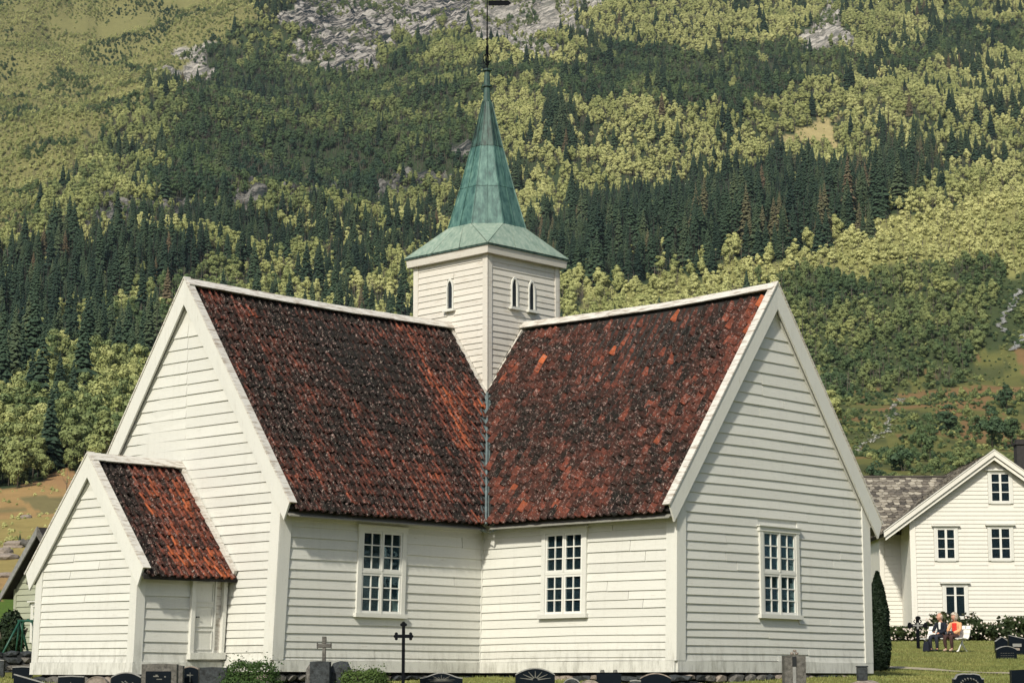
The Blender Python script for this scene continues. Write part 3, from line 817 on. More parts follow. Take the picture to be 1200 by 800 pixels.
def planks(parent, frame, zs, lo, hi, holes=(), splits=0.25, mat=None, d0=.008, d1=.036, split_at=None, name='plank'):
    """overlapping horizontal boards; zs ascending bottom edges plus top; lo/hi give the ends as functions of z"""
    mat = mat or M['board']
    for z0, z1 in zip(zs, zs[1:]):
        zm = (z0 + z1) / 2
        spans = [(lo, hi)]
        for (ha, hb, za, zb) in holes:
            if z1 > za + .02 and z0 < zb - .02:
                ns = []
                for (l, h_) in spans:
                    if hb <= l(zm) or ha >= h_(zm): ns.append((l, h_)); continue
                    ns.append((l, (lambda z, q=ha: q))); ns.append(((lambda z, q=hb: q), h_))
                spans = ns
        for l, h_ in spans:
            a, b = l(zm), h_(zm)
            if b - a < .06: continue
            cuts = [a, b]
            if split_at is not None and a < split_at - .1 < split_at + .1 < b: cuts = [a, split_at, b]
            elif b - a > 2.2 and R.random() < splits: cuts = [a, a + (b-a)*R.uniform(.25, .75), b]
            for c0, c1 in zip(cuts, cuts[1:]):
                m = fmb(frame); g = .007
                step = 0 if R.random() < .6 else R.uniform(-.016, .016)
                n = max(1, int((c1 - c0) / 1.3)); top = min(z1 + .03, 99)
                us0 = []; 
                for i in range(n + 1):
                    t = i / n
                    ub = (l(z0) if c0 == a else c0 + g) * (1-t) + (h_(z0) if c1 == b else c1 - g) * t
                    ut = (l(top) if c0 == a else c0 + g) * (1-t) + (h_(top) if c1 == b else c1 - g) * t
                    jz = R.uniform(-.005, .005) + step
                    us0.append([m.v((ub, -.004, z0 + jz)), m.v((ub, d1 + R.uniform(-.004, .004), z0 + jz)), m.v((ut, d0, top)), m.v((ut, -.004, top))])
                for p, q in zip(us0, us0[1:]):
                    for k in range(4): m.F.append([p[k], p[(k+1) % 4], q[(k+1) % 4], q[k]])
                m.F.append(us0[0]); m.F.append(us0[-1][::-1])
                m.build(name, mat, parent)

def courses(z0, z1, s0, s1, jit=.008):
    z = [z0]
    while z[-1] < z1 - s1*.6:
        t = (z[-1] - z0) / (z1 - z0); z.append(z[-1] + s0 + (s1 - s0)*t + R.uniform(-jit, jit))
    z[-1] = z1 if z1 - z[-1] < s1*.5 else z[-1]
    if z[-1] < z1: z.append(z1)
    return z

SL = (ZR - ZE) / (hA + EV)                     # roof slope
SLB = (ZR - ZE) / (hB + EV)
def rz(w_, s=SL): return ZR - s*abs(w_)         # top of roof at lateral distance w_

def roof_part(parent, arm, half, L, sl, visible_w, name='roof'):
    """roof boarding under the tiles; arm(l, w, z) -> (a, b, z)"""
    m = MB(lambda l, w_, z: warp(*arm(l, w_, z)))
    e = half + EV
    for s in (1, -1):
        l0 = .2
        q_ = e - .06; P = [(l0, 0, ZR-.10), (L+OV-.02, 0, ZR-.10), (L+OV-.02, s*q_, ZE-.10+.06*sl), (q_, s*q_, ZE-.10+.06*sl)]
        Q = [(x, y, z-.06) for x, y, z in P]
        m.prism(P, Q)
    return m.build(name, M['slate_gap'], parent)

ARM = {'A': lambda l, w_, z: (l, w_, z), 'B': lambda l, w_, z: (w_, l, z), 'a': lambda l, w_, z: (-l, w_, z), 'b': lambda l, w_, z: (w_, -l, z)}

# ---- tiles: sixteen tints times three shapes, shared by all
TW, TL, TEX = .232, .375, .283                 # tile width, length, row exposure
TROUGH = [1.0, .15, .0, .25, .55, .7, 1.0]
def tile_mesh(tint, shape, rs):
    prof = [(-.50, .022), (-.40, .066), (-.25, .060), (-.12, .006), (.10, -.012), (.34, .002), (.50, .030)]
    V = []; F = []
    L = TL
    for j, (y, dz) in enumerate([(0, .026 + (shape == 2)*.012), (.04, .030 + (shape == 2)*.012), (L, .0)]):
        for i, (x, z) in enumerate(prof):
            yy = y - (.018*math.cos((x)*math.pi) if j < 2 else 0)
            V.append((x*TW + rs.uniform(-.003, .003), yy + rs.uniform(-.004, .004), z*.95 + dz))
    for i, (x, z) in enumerate(prof): V.append((x*TW, .0 - .016*math.cos(x*math.pi), z*.95 + .012))
    n = len(prof)
    for j in range(2):
        for i in range(n-1): F.append((j*n+i, j*n+i+1, (j+1)*n+i+1, (j+1)*n+i))
    for i in range(n-1): F.append((3*n+i, 3*n+i+1, i+1, i))
    me = mk_mesh('roof_tile', V, F, M['tile'], True)
    a = me.attributes.new('tint', 'FLOAT', 'POINT'); a.data.foreach_set('value', [tint]*len(V))
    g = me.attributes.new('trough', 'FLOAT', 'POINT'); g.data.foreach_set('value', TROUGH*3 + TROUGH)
    return me, np.array(V), F
NT = 16
_rs = random.Random(44)
TILES = [[tile_mesh(t/(NT-1), s, _rs) for s in range(3)] for t in range(NT)]

ALL_TILES = []                                 # (distance, Matrix, tint index, shape, roof, hidden)
def lay_tiles(roof, arm, L, half, sl, side, ok, tint, z_top, rows_from_eave=None, eav=None, zeave=None, hidden=False, l0=0.0, tw=.205):
    """side: +1/-1 lateral sign"""
    ev = EV if eav is None else eav; zb = ZE if zeave is None else zeave
    e = half + ev; ang = math.atan(sl); S = e / math.cos(ang)
    n = int(S / TEX)
    off = (S - n*TEX)
    for r in range(n + 1):
        s = r*TEX - .03                          # distance up the slope from the eave
        if s > S - (.36 if hidden else .27): break
        cols = int((L - l0) / tw) + 1
        for c in range(cols):
            l = L - .10 - c*tw
            w_ = e - s*math.cos(ang); z = zb + s*math.sin(ang) - .085
            wm = e - (s+.12)*math.cos(ang)
            if wm < .02 or l < l0: continue
            if not ok(l, wm): continue
            jl = R.uniform(-.012, .012); js = R.uniform(-.014, .014)
            p = Vector(warp(*arm(l + jl, side*(w_ - js*math.cos(ang)), z + js*math.sin(ang))))
            q = Vector(warp(*arm(l + jl + .1, side*w_, z))); u = Vector(warp(*arm(l + jl, side*(w_ - .1*math.cos(ang)), z + .1*math.sin(ang))))
            X = (q - p).normalized(); Y = (u - p).normalized()
            Zv = X.cross(Y)
            if Zv.z < 0: X = -X; Zv = X.cross(Y)
            Zv.normalize(); Y = Zv.cross(X)
            yaw = R.gauss(0, .02); X2 = X*math.cos(yaw) + Y*math.sin(yaw); Y2 = -X*math.sin(yaw) + Y*math.cos(yaw)
            Mx = Matrix(((X2.x, Y2.x, Zv.x, p.x), (X2.y, Y2.y, Zv.y, p.y), (X2.z, Y2.z, Zv.z, p.z), (0, 0, 0, 1)))
            t = max(0, min(.999, tint(l, wm) + R.gauss(0, .10)))
            ALL_TILES.append((Mx, int(t*NT), R.choice((0, 0, 1, 1, 2)), roof, hidden))

def wall_core(parent, frame, pts, name='wall', th=.16, mat=None):
    m = fmb(frame); m.prism([(u, -.002, z) for u, z in pts], [(u, -th, z) for u, z in pts])
    return m.build(name, mat or M['board'], parent)

def window24(parent, frame, u0, u1, z0, z1, flip=False, curtain=False):
    """two casements above two, six panes each"""
    fw = .115; sd = .10
    top = fmb(frame)
    top.box(u0-.03, u1+.03, .0, .085, z1 - .03, z1 + .075)          # head board
    top.box(u0-.06, u1+.06, .0, .12, z1 + .075, z1 + .10)            # drip cap
    for s in (0, 1):
        a, b = (u0, u0+fw) if s == 0 else (u1-fw, u1)
        top.box(a, b, .0, .075, z0+.04, z1-.03)
    frame_o = top.build('window', M['trim'], parent)
    m = fmb(frame); m.box(u0-.05, u1+.05, .0, .115, z0-.05, z0+.04); m.build('sill', M['trim'], frame_o)
    m = fmb(frame); m.box(u0+fw, u1-fw, -.04, .0, z0+.04, z1-.03); m.build('dark_room', M['interior'], frame_o)
    iu0, iu1 = u0+fw+.003, u1-fw-.003; iz0, iz1 = z0+.042, z1-.032
    mid = (iu0+iu1)/2; zm = iz0 + (iz1-iz0)*.50
    for (ca, cb) in ((iu0, mid-.004), (mid+.004, iu1)):
        for (za, zb) in ((iz0, zm-.028), (zm+.028, iz1)):
            m = fmb(frame); st = .048
            m.box(ca, ca+st, .008, .058, za, zb); m.box(cb-st, cb, .008, .058, za, zb)
            m.box(ca+st, cb-st, .008, .056, za, za+st); m.box(ca+st, cb-st, .008, .056, zb-st, zb)
            mu = (ca+cb)/2; pw = (cb-ca-2*st); ph = (zb-za-2*st)
            m.box(mu-.012, mu+.012, .014, .050, za+st, zb-st)
            for k in (1, 2):
                zz = za+st+ph*k/3
                m.box(ca+st, mu-.012, .014, .048, zz-.012, zz+.012); m.box(mu+.012, cb-st, .014, .048, zz-.012, zz+.012)
            m.build('casement', M['winpaint'], frame_o)
            for i in range(2):
                for k in range(3):
                    pa = ca+st + (0 if i == 0 else pw/2+.012); pb = pa + pw/2 - .012
                    pz0 = za+st+ph*k/3 + .012; pz1 = za+st+ph*(k+1)/3 - .012
                    g = fmb(frame); t = R.uniform(-.004, .004)
                    g.prism([(pa, .026+t, pz0), (pb, .026, pz0), (pb, .026-t, pz1), (pa, .026, pz1)], [(pa, .022+t, pz0), (pb, .022, pz0), (pb, .022-t, pz1), (pa, .022, pz1)])
                    g.build('pane', M['glass'], frame_o)
    m = fmb(frame); m.box(iu0, iu1, .004, .066, zm-.026, zm+.026); m.build('transom', M['trim'], frame_o)
    m = fmb(frame); m.box(mid-.02, mid+.02, .06, .074, iz0, zm-.027); m.box(mid-.02, mid+.02, .06, .074, zm+.027, iz1); m.build('mullion', M['trim'], frame_o)
    if curtain:
        m = fmb(frame)
        for (za, zb) in ((iz0+.05, zm-.2), (zm+.07, iz1-.22)):
            z = za
            while z < zb - .05:
                h_ = R.uniform(.11, .17); m.box(iu0+.03, iu0+.165, .004, .010, z, min(z+h_, zb)); z += h_ + .03
        m.build('curtain', M['curtain'], frame_o)
    if flip:
        m = fmb(frame)
        m.box(iu0+.06, iu0+.2, .004, .008, iz0+.05, iz0+.30); m.build('curtain', M['curtain'], frame_o)
    return frame_o

WIN_A = (5.87, 7.27, 1.20, 3.02); WIN_B = (5.16, 6.48, 1.20, 3.02); WIN_G = (-.72, .70, 1.20, 3.06)
CB = .24                                        # corner board width
sideZ = [.30, .475, .631, .788, .976, 1.164, 1.342, 1.521, 1.709, 1.914, 2.104, 2.309, 2.536, 2.758, 2.985]

def trim_box(parent, frame, u0, u1, d0, d1, z0, z1, name, mat=None):
    m = fmb(frame); m.box(u0, u1, d0, d1, z0, z1); return m.build(name, mat or M['trim'], parent)

# side wall of the left arm
wallA = wall_core(church, F_A, [(hB, 0), (LA, 0), (LA, ZE-.05), (hB, ZE-.05)])
wh = lambda W_: (W_[0]-.0, W_[1]+.0, W_[2]-.04, W_[3]+.10)
planks(wallA, F_A, [.235] + sideZ + [3.12], lambda z: hB + .05, lambda z: LA - CB, [wh(WIN_A)], .35)
trim_box(wallA, F_A, hB+.04, LA-.001, 0, .055, 0, .235, 'sill_board')
trim_box(wallA, F_A, hB+.04, LA-CB, 0, .062, 3.12, 3.37, 'frieze_board')
trim_box(wallA, F_A, LA-CB, LA+.058, 0, .06, .236, 3.22, 'corner_board')
window24(wallA, F_A, *WIN_A, flip=True)
# side wall of the right arm
wallB = wall_core(church, F_B, [(hA, 0), (LB, 0), (LB, ZE-.05), (hA, ZE-.05)])
planks(wallB, F_B, [.235] + [z + R.uniform(-.01, .01) for z in sideZ] + [3.12], lambda z: hA + .05, lambda z: LB - CB, [wh(WIN_B)], .4)
trim_box(wallB, F_B, hA+.04, LB-.001, 0, .055, 0, .235, 'sill_board')
trim_box(wallB, F_B, hA+.04, LB-CB, 0, .062, 3.12, 3.37, 'frieze_board')
trim_box(wallB, F_B, LB-CB, LB+.058, 0, .06, .236, 3.22, 'corner_board')
window24(wallB, F_B, *WIN_B)
# inner corner strip and the dark stain of the old downpipe at its foot
m = cmb(); m.box(hB-.001, hB+.05, hA-.001, hA+.05, .24, 3.2); m.build('inner_corner_strip', M['trim'], wallB)

def gable(frame, half, sl, base_z=0.0, win=None, split=None, hA_=None):
    inner = lambda z: max(0, (ZR - .52 - z) / sl)            # where the rake board begins
    w_ = wall_core(church, frame, [(-half, base_z), (half, base_z), (half, ZE+.0), (0, ZR-.34), (-half, ZE+.0)], 'gable_wall')
    cs = courses(.235, ZR - .95, .158, .275)
    lo = lambda z: max(-(half - CB), -inner(z)); hi = lambda z: min(half - CB, inner(z))
    planks(w_, frame, cs, lo, hi, [wh(win)] if win else [], .45, split_at=split)
    trim_box(w_, frame, -half-.001, half+.001, 0, .055, base_z, .235, 'sill_board')
    for s in (-1, 1):
        m = fmb(frame); x0 = s*(half+.058); x1 = s*(half-CB)
        zc = ZR - .52 - sl*(half-CB)
        m.prism([(x1, 0, .236), (x0, 0, .236), (x0, 0, zc+.1), (x1, 0, zc+.1)], [(x1, .06, .236), (x0, .06, .236), (x0, .06, zc+.1), (x1, .06, zc+.1)]); m.build('corner_board', M['trim'], w_)
        # rake board flat on the wall
        m = fmb(frame); zt = ZR - .24; k = half + .03
        m.prism([(0, 0, zt), (s*k, 0, zt - sl*k), (s*k, 0, zt - sl*k - .26), (s*(half-CB), 0, zc), (0, 0, ZR-.52)],
                [(0, .045, zt), (s*k, .045, zt - sl*k), (s*k, .045, zt - sl*k - .26), (s*(half-CB), .045, zc), (0, .045, ZR-.52)])
        m.build('rake_board', M['trim'], w_)
    if win: window24(w_, frame, *win, curtain=(frame is F_GB))
    return w_
gA = gable(F_GA, hA, SL, split=0.02)
gB = gable(F_GB, hB, SLB, win=WIN_G)

def barge(parent, arm, half, L, sl, zr=ZR, ze=ZE, eav=EV, mat=None, over=OV, wd=.36):
    """outer verge board with its cap, both slopes"""
    e = half + eav
    for s in (1, -1):
        f = lambda l, w_, z: warp(*arm(l, w_, z))
        nrm = (math.sin(math.atan(sl)), math.cos(math.atan(sl)))
        up = .06
        m = MB(f)
        P = [(0, zr+up), (s*e, zr+up - sl*e), (s*(e - .16), zr+up - sl*e - .36), (0, zr - wd*1.45)]
        m.prism([(L+over-.045, y, z) for y, z in P], [(L+over, y, z) for y, z in P])
        m.build('barge_board', mat or M['trim'], parent)
        m = MB(f)
        P = [(0, zr+up+.002), (s*(e+.02), zr+up+.002 - sl*(e+.02)), (s*(e+.02) + s*.035*nrm[0], zr+up+.002 - sl*(e+.02) + .035*nrm[1]), (0, zr+up+.05)]
        m.prism([(L+over-.17, y, z) for y, z in P], [(L+over+.02, y, z) for y, z in P])
        m.build('cap_board', M['worn'] if mat is None else mat, parent)
def ridge_caps(parent, arm, l0, L, zr=ZR):
    m = MB(lambda l, w_, z: warp(*arm(l, w_, z)))
    for s in (1, -1):
        n = 8
        for i in range(n):
            x0 = l0 + (L-l0)*i/n; x1 = l0 + (L-l0)*(i+1)/n - .004; j = R.uniform(-.008, .008)
            m.prism([(x0, 0, zr+.06+j), (x0, s*.15, zr-.095+j), (x0, s*.175, zr-.075+j), (x0, 0, zr+.09+j)], [(x1, 0, zr+.06+j), (x1, s*.15, zr-.095+j), (x1, s*.175, zr-.075+j), (x1, 0, zr+.09+j)])
    m.build('ridge_board', M['worn'], parent)
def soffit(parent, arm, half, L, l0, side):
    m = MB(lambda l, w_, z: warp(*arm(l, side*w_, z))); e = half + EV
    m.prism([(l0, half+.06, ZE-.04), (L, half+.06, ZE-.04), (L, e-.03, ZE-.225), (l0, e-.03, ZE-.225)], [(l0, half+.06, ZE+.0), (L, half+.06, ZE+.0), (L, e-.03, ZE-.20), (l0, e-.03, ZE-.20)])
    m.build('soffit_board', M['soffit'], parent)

roofs = {}
for key, half, L, sl in (('A', hA, LA, SL), ('B', hB, LB, SLB), ('a', hA, 8.6, SL), ('b', hB, 8.6, SLB)):
    rf = roof_part(church, ARM[key], half, L, sl, 1); roofs[key] = rf
    barge(rf, ARM[key], half, L, sl); ridge_caps(rf, ARM[key], TT_ + .02, L + OV - .02)
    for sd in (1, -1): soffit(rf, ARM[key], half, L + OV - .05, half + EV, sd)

def tintA(l, w_):
    t = .42 + .42*(float(vnoise(l*1.3, w_*1.3, 5)) - .5)
    t += .20 * math.exp(-((l - 2.6)**2/1.0 + (w_ - 1.7)**2/1.6))     # redder patch near the tower
    t += .16 * math.exp(-((l - 8.6)**2/2.0 + (w_ - .8)**2/1.2))
    t -= .12 * math.exp(-((l - 5.5)**2/4.0 + (w_ - 1.2)**2/1.2))
    return t
def tintB(l, w_):
    t = .42 + .22*(float(vnoise(l*.9+7, w_*.9, 6)) - .5)
    t += .24 * max(0, 1 - (LB - l)/1.2) * max(0, 1 - w_/2.2)
    if abs(l - 2.62) < .12 and abs(w_ - .86) < .16: t = .86
    return t
ok = lambda l, w_: l > w_ + .10 and (l > TT_ + .04 or w_ > TT_ + .1)
lay_tiles(roofs['A'], ARM['A'], LA, hA, SL, 1, ok, tintA, ZR)
lay_tiles(roofs['B'], ARM['B'], LB, hB, SLB, 1, ok, tintB, ZR)
flat = lambda l, w_: .36
for key, half, L, sl, sides in (('A', hA, LA, SL, (-1,)), ('B', hB, LB, SLB, (-1,)), ('a', hA, 8.6, SL, (1, -1)), ('b', hB, 8.6, SLB, (1, -1))):
    for sd in sides: lay_tiles(roofs[key], ARM[key], L, half, sl, sd, ok, flat, ZR, hidden=True)
# hidden arms: plain boarded walls behind
for key, half, L, sl in (('a', hA, 8.6, SL), ('b', hB, 8.6, SLB)):
    m = MB(lambda l, w_, z, f=ARM[key]: warp(*f(l, w_, z)))
    m.prism([(1.2, -half, 0), (1.2, half, 0), (1.2, half, ZE), (1.2, 0, ZR-.3), (1.2, -half, ZE)], [(L, -half, 0), (L, half, 0), (L, half, ZE), (L, 0, ZR-.3), (L, -half, ZE)])
    wl = m.build('wall', M['board'], church)
    for s in (-1, 1):
        fr = (lambda u, d, z, f=ARM[key], s=s, h=half: f(u, s*(h + d), z))
        m = MB(lambda u, d, z, fr=fr: warp(*fr(u, d, z)))
        for z0, z1 in zip([0] + sideZ, sideZ + [3.25]):
            m.prism([(hB if key=='a' else hA, -.01, z0), (L, -.01, z0), (L, .045, z0), (hB if key=='a' else hA, .045, z0)], [(hB if key=='a' else hA, -.01, z1), (L, -.01, z1), (L, .01, z1), (hB if key=='a' else hA, .01, z1)])
        m.build('board_cladding', M['board'], wl)
# far sides of the two front arms
for fr, half, L, nm in (((lambda u, d, z: (u, -hA - d, z)), hA, LA, 'A'), ((lambda u, d, z: (-hB - d, u, z)), hB, LB, 'B')):
    m = MB(lambda u, d, z, fr=fr: warp(*fr(u, d, z)))
    m.box(3.2, L-.01, -.16, .0, 0, ZE-.02)
    for z0, z1 in zip([0] + sideZ, sideZ + [3.2]):
        m.prism([(3.3, .001, z0), (L-.1, .001, z0), (L-.1, .045, z0), (3.3, .045, z0)], [(3.3, .001, z1), (L-.1, .001, z1), (L-.1, .01, z1), (3.3, .01, z1)])
    m.box(L-.22, L+.055, .0, .06, 0, ZE-.1)
    m.build('wall', M['board'], church)

# valley flashing with its little spout
def vmesh():
    m = cmb(); n = 12
    for i in range(n):
        t0 = TT_+.02 + (hA + EV + .03 - TT_)*i/n; t1 = TT_+.02 + (hA + EV + .03 - TT_)*(i+1)/n - .01
        P = []
        for t in (t0, t1):
            z = ZR - SL*t
            for da, db, dz in ((.19, -.06, .02), (.07, -.02, -.055), (.0, .0, .01), (-.02, .07, -.055), (-.06, .19, .02)):
                P.append((t + da*1.0 + .02, t + db + .02, z + dz))
        for k in range(4):
            a = [P[k], P[k+1], P[5+k+1], P[5+k]]
            m.prism(a, [(x, y, z - .012) for x, y, z in a])
    return m
vm = vmesh().build('valley_flashing', M['metal'], church)
m = cmb(); q = hA + EV
m.tube([(TT_+.1, TT_+.1, ZR - SL*(TT_+.1) + .03), (q+.1, q+.02, ZE + .0), (q+.16, q+.08, ZE-.10)], .032, 8); m.build('pipe', M['metal'], vm)
m = cmb()
m.prism([(q-.25, q+.25, ZE-.02), (q+.10, q+.10, ZE-.30), (q-.28, q-.02, ZE-.22)], [(q-.2, q+.30, ZE-.02), (q+.15, q+.15, ZE-.30), (q-.23, q+.03, ZE-.22)])
m.prism([(q+.25, q-.25, ZE-.02), (q+.10, q+.10, ZE-.30), (q-.02, q-.28, ZE-.22)], [(q+.3, q-.2, ZE-.02), (q+.15, q+.15, ZE-.30), (q+.03, q-.23, ZE-.22)])
m.build('spout', M['metal'], vm)

# ---- tower
T_Z0 = ZR - SL*TT_ - .02
tower = None
m = cmb(); t = TT_
zb0 = T_Z0 - .4
m.prism([(-t, -t, zb0), (t, -t, zb0), (t, t, zb0), (-t, t, zb0)], [(-t, -t, ZTE-.1), (t, -t, ZTE-.1), (t, t, ZTE-.1), (-t, t, ZTE-.1)])
tower = m.build('tower', M['tower'], church)
FT = [lambda u, d, z: (TT_ + d, u, z), lambda u, d, z: (u, TT_ + d, z), lambda u, d, z: (-TT_ - d, u, z), lambda u, d, z: (u, -TT_ - d, z)]
def twin(frame, uc):
    W2, z0, z1 = .120, 8.93, 9.40
    def arch(w_, zt, n=7):
        pts = []
        for i in range(n+1):
            ph = i/n*math.pi/2*.92
            pts.append((-w_ + 2*w_*(1-math.cos(ph))*.5*1.0/(1-math.cos(math.pi/2*.92)), z1 + (zt - z1)*math.sin(ph)/math.sin(math.pi/2*.92)))
        return pts + [(-x, z) for x, z in pts[::-1][1:]]
    outer = [(-W2, z0)] + arch(W2, 9.70) + [(W2, z0)]; inner = [(-.084, z0+.03)] + arch(.084, 9.64) + [(.084, z0+.03)]
    m = fmb(frame); n = len(outer)
    for i in range(n - 1):
        a = [outer[i], outer[i+1], inner[i+1], inner[i]]
        m.prism([(uc+x, .0, z) for x, z in a], [(uc+x, .055, z) for x, z in a])
    wf = m.build('tower_window', M['trim'], church)
    m = fmb(frame); m.prism([(uc+x, -.01, z) for x, z in inner], [(uc+x, .012, z) for x, z in inner]); m.build('dark_room', M['interior'], wf)
    m = fmb(frame); m.box(uc-.19, uc+.19, 0, .12, z0-.06, z0-.0); m.build('sill', M['trim'], wf)
for fi, fr in enumerate(FT):
    vis_ = fi < 2
    lowz = lambda u: ZR - SL*abs(u)
    lo = lambda z: max(-(t-.10), -9); 
    ub = TT_ - .12
    cs = courses(T_Z0 + .02, ZTE - .22, .152, .158, .006)
    wins = ([0.0] if fi == 0 else [.345, -.28] if fi == 1 else [0.0])
    holes = [(u-.12, u+.12, 8.89, 9.62) for u in wins]
    if vis_:
        for z0, z1 in zip(cs, cs[1:]):
            zt_ = z0
            inn = (ZR - z0) / SL + .0
            if z1 < ZR - .02:
                # below the ridges the boards end at the roof slope, one side only shows
                for s in (-1, 1):
                    l_ = (lambda z, s=s: (max((ZR - z)/SL + .05, 0) if s > 0 else -ub)); h_ = (lambda z, s=s: (ub if s > 0 else -max((ZR - z)/SL + .05, 0)))
                    planks(tower, fr, [z0, z1], l_, h_, [], 0, M['tower'], .01, .032)
            else: planks(tower, fr, [z0, z1], lambda z: -ub, lambda z: ub, holes, .15, M['tower'], .01, .032)
    else:
        m = fmb(fr)
        for z0, z1 in zip(cs, cs[1:]): m.prism([(-ub, 0, z0), (ub, 0, z0), (ub, .032, z0), (-ub, .032, z0)], [(-ub, 0, z1), (ub, 0, z1), (ub, .01, z1), (-ub, .01, z1)])
        m.build('board_cladding', M['tower'], tower)
    for u in wins: twin(fr, u)
    for s in (-1, 1):
        m = fmb(fr); a, b = sorted((s*(ub), s*(TT_ + .045)))
        m.box(a, b, 0, .045 if fi % 2 else .047, (T_Z0-.02 if s > 0 or True else 0), ZTE-.2); m.build('corner_board', M['tower'], tower)
        # boards along the foot of the tower where the roof meets it
        m = fmb(fr); k = TT_ + .04
        m.prism([(0, .03, ZR+.05), (s*k, .03, ZR+.05 - SL*k), (s*k, .03, ZR-.13 - SL*k), (0, .03, ZR-.13)], [(0, .085, ZR+.05), (s*k, .085, ZR+.05 - SL*k), (s*k, .085, ZR-.13 - SL*k), (0, .085, ZR-.13)])
        m.build('flashing_board', M['worn'], tower)
m = cmb(); e = TE
m.prism([(-e, -e, ZTE-.21), (e, -e, ZTE-.21), (e, e, ZTE-.21), (-e, e, ZTE-.21)], [(-e-.02, -e-.02, ZTE-.02), (e+.02, -e-.02, ZTE-.02), (e+.02, e+.02, ZTE-.02), (-e-.02, e+.02, ZTE-.02)])
m.build('eave_cornice', M['tower'], tower)
m = cmb(); e = TE + .05
m.prism([(-e, -e, ZTE-.018), (e, -e, ZTE-.018), (e, e, ZTE-.018), (-e, e, ZTE-.018)], [(-e, -e, ZTE+.012), (e, -e, ZTE+.012), (e, e, ZTE+.012), (-e, e, ZTE+.012)])
m.build('copper_edge', M['copper_dark'], tower)

# ---- spire
spire = None
m = cmb(); r8 = lambda R_, z, k: (R_*math.cos(math.radians(22.5+45*k)), R_*math.sin(math.radians(22.5+45*k)), z)
Z8, ZTIP, ZCAP = 11.08, 14.48, 15.36
def rad8(z): 
    s = (z - Z8)/(ZTIP - Z8); return 1.02*(1-s) + .10*s + .05*math.sin(s*math.pi)*-.6
m.prism([r8(rad8(Z8)-.03, Z8-.02, k) for k in range(8)], [r8(rad8(ZTIP)-.02, ZTIP, k) for k in range(8)])
spire = m.build('spire', M['copper_dark'], church)
def panel(P, name, mat, th=.018, seam=True):
    m = cmb()
    c = Vector((0, 0, sum(p[2] for p in P)/len(P)))
    nr = (Vector(P[1]) - Vector(P[0])).cross(Vector(P[2]) - Vector(P[0])).normalized()
    if nr.dot(Vector(P[0]) - Vector((0, 0, P[0][2]))) < 0: nr = -nr
    m.prism([tuple(Vector(p)) for p in P], [tuple(Vector(p) + nr*th) for p in P])
    if seam and len(P) == 4:
        for f in (0.0, .5):
            a0 = Vector(P[0]).lerp(Vector(P[1]), f); a1 = Vector(P[3]).lerp(Vector(P[2]), f); d = (Vector(P[1]) - Vector(P[0])).normalized()*.012
            m.prism([a0 - d + nr*th, a0 + d + nr*th, a1 + d*.7 + nr*th, a1 - d*.7 + nr*th], [a0 - d + nr*(th+.022), a0 + d + nr*(th+.022), a1 + d*.7 + nr*(th+.022), a1 - d*.7 + nr*(th+.022)])
    return m.build(name, mat, spire)
tiers = [Z8, 12.13, 13.24, ZTIP]
for k in range(8):
    for i in range(3):
        z0, z1 = tiers[i], tiers[i+1] - .012
        panel([r8(rad8(z0) + (.012 if i == 0 else 0), z0, k), r8(rad8(z0) + (.012 if i == 0 else 0), z0, k+1), r8(rad8(z1), z1, k+1), r8(rad8(z1), z1, k)], 'copper_panel', M['copper_dark'] if i == 2 else M['copper'])
# the flared skirt: four trapezoids and four corner triangles
E_ = TE + .05; zz = ZTE + .016
corners = [(E_, -E_), (E_, E_), (-E_, E_), (-E_, -E_)]
R0 = rad8(Z8) + .02
core = cmb(); core.prism([(x*.97, y*.97, zz-.01) for x, y in corners], [(x*.44, y*.44, Z8-.1) for x, y in corners]); core.build('skirt_core', M['copper_dark'], spire)
for k in range(4):
    # octagon faces with normals along +a(0), +b(90), -a, -b and diagonals between
    c0 = corners[(k) % 4]; c1 = corners[(k+1) % 4]
    o0 = r8(R0, Z8+.005, 2*k - 1); o1 = r8(R0, Z8+.005, 2*k)
    n_ = 3
    for i in range(n_):
        f0, f1 = i/n_ + .004, (i+1)/n_ - .004
        L_ = lambda A, B, f: tuple(A[j] + (B[j]-A[j])*f for j in range(3))
        A0 = (c0[0], c0[1], zz); A1 = (c1[0], c1[1], zz)
        panel([L_(A0, A1, f0), L_(A0, A1, f1), L_(o0, o1, f1), L_(o0, o1, f0)], 'copper_panel', M['copper_pale'], .014, False)
    o2 = r8(R0, Z8+.005, 2*k + 1)
    panel([(c1[0], c1[1], zz), o1, o2], 'copper_panel', M['copper_pale'], .016, False)
m = cmb()
m.tube([(0, 0, ZTIP-.03), (0, 0, ZTIP+.04), (0, 0, ZTIP+.3), (0, 0, ZCAP)], [.115, .10, .085, .07], 8)
for z in (ZTIP + .02, ZTIP + .42, ZCAP - .04): m.tube([(0, 0, z-.02), (0, 0, z+.02)], [.125, .125], 8)
fin = m.build('finial', M['copper_dark'], church)
m = cmb(); m.tube([(0, 0, ZCAP-.05), (0, 0, 17.75)], [.022, .014], 6)
rod = m.build('rod', M['iron'], fin)
m = cmb()
for k in range(4):
    a = k*math.pi/2 + .4
    P = [(math.cos(a)*x, math.sin(a)*x, z) for x, z in ((.02, ZCAP+.12), (.11, ZCAP+.22), (.10, ZCAP+.34), (.03, ZCAP+.40), (.02, ZCAP+.60))]
    m.tube(P, .014, 5)
m.tube([(0, 0, ZCAP+.10), (0, 0, ZCAP+.14)], [.05, .05], 8); m.tube([(0, 0, ZCAP+.78), (0, 0, ZCAP+.83)], [.045, .02], 8)
m.build('scrollwork', M['iron'], fin)
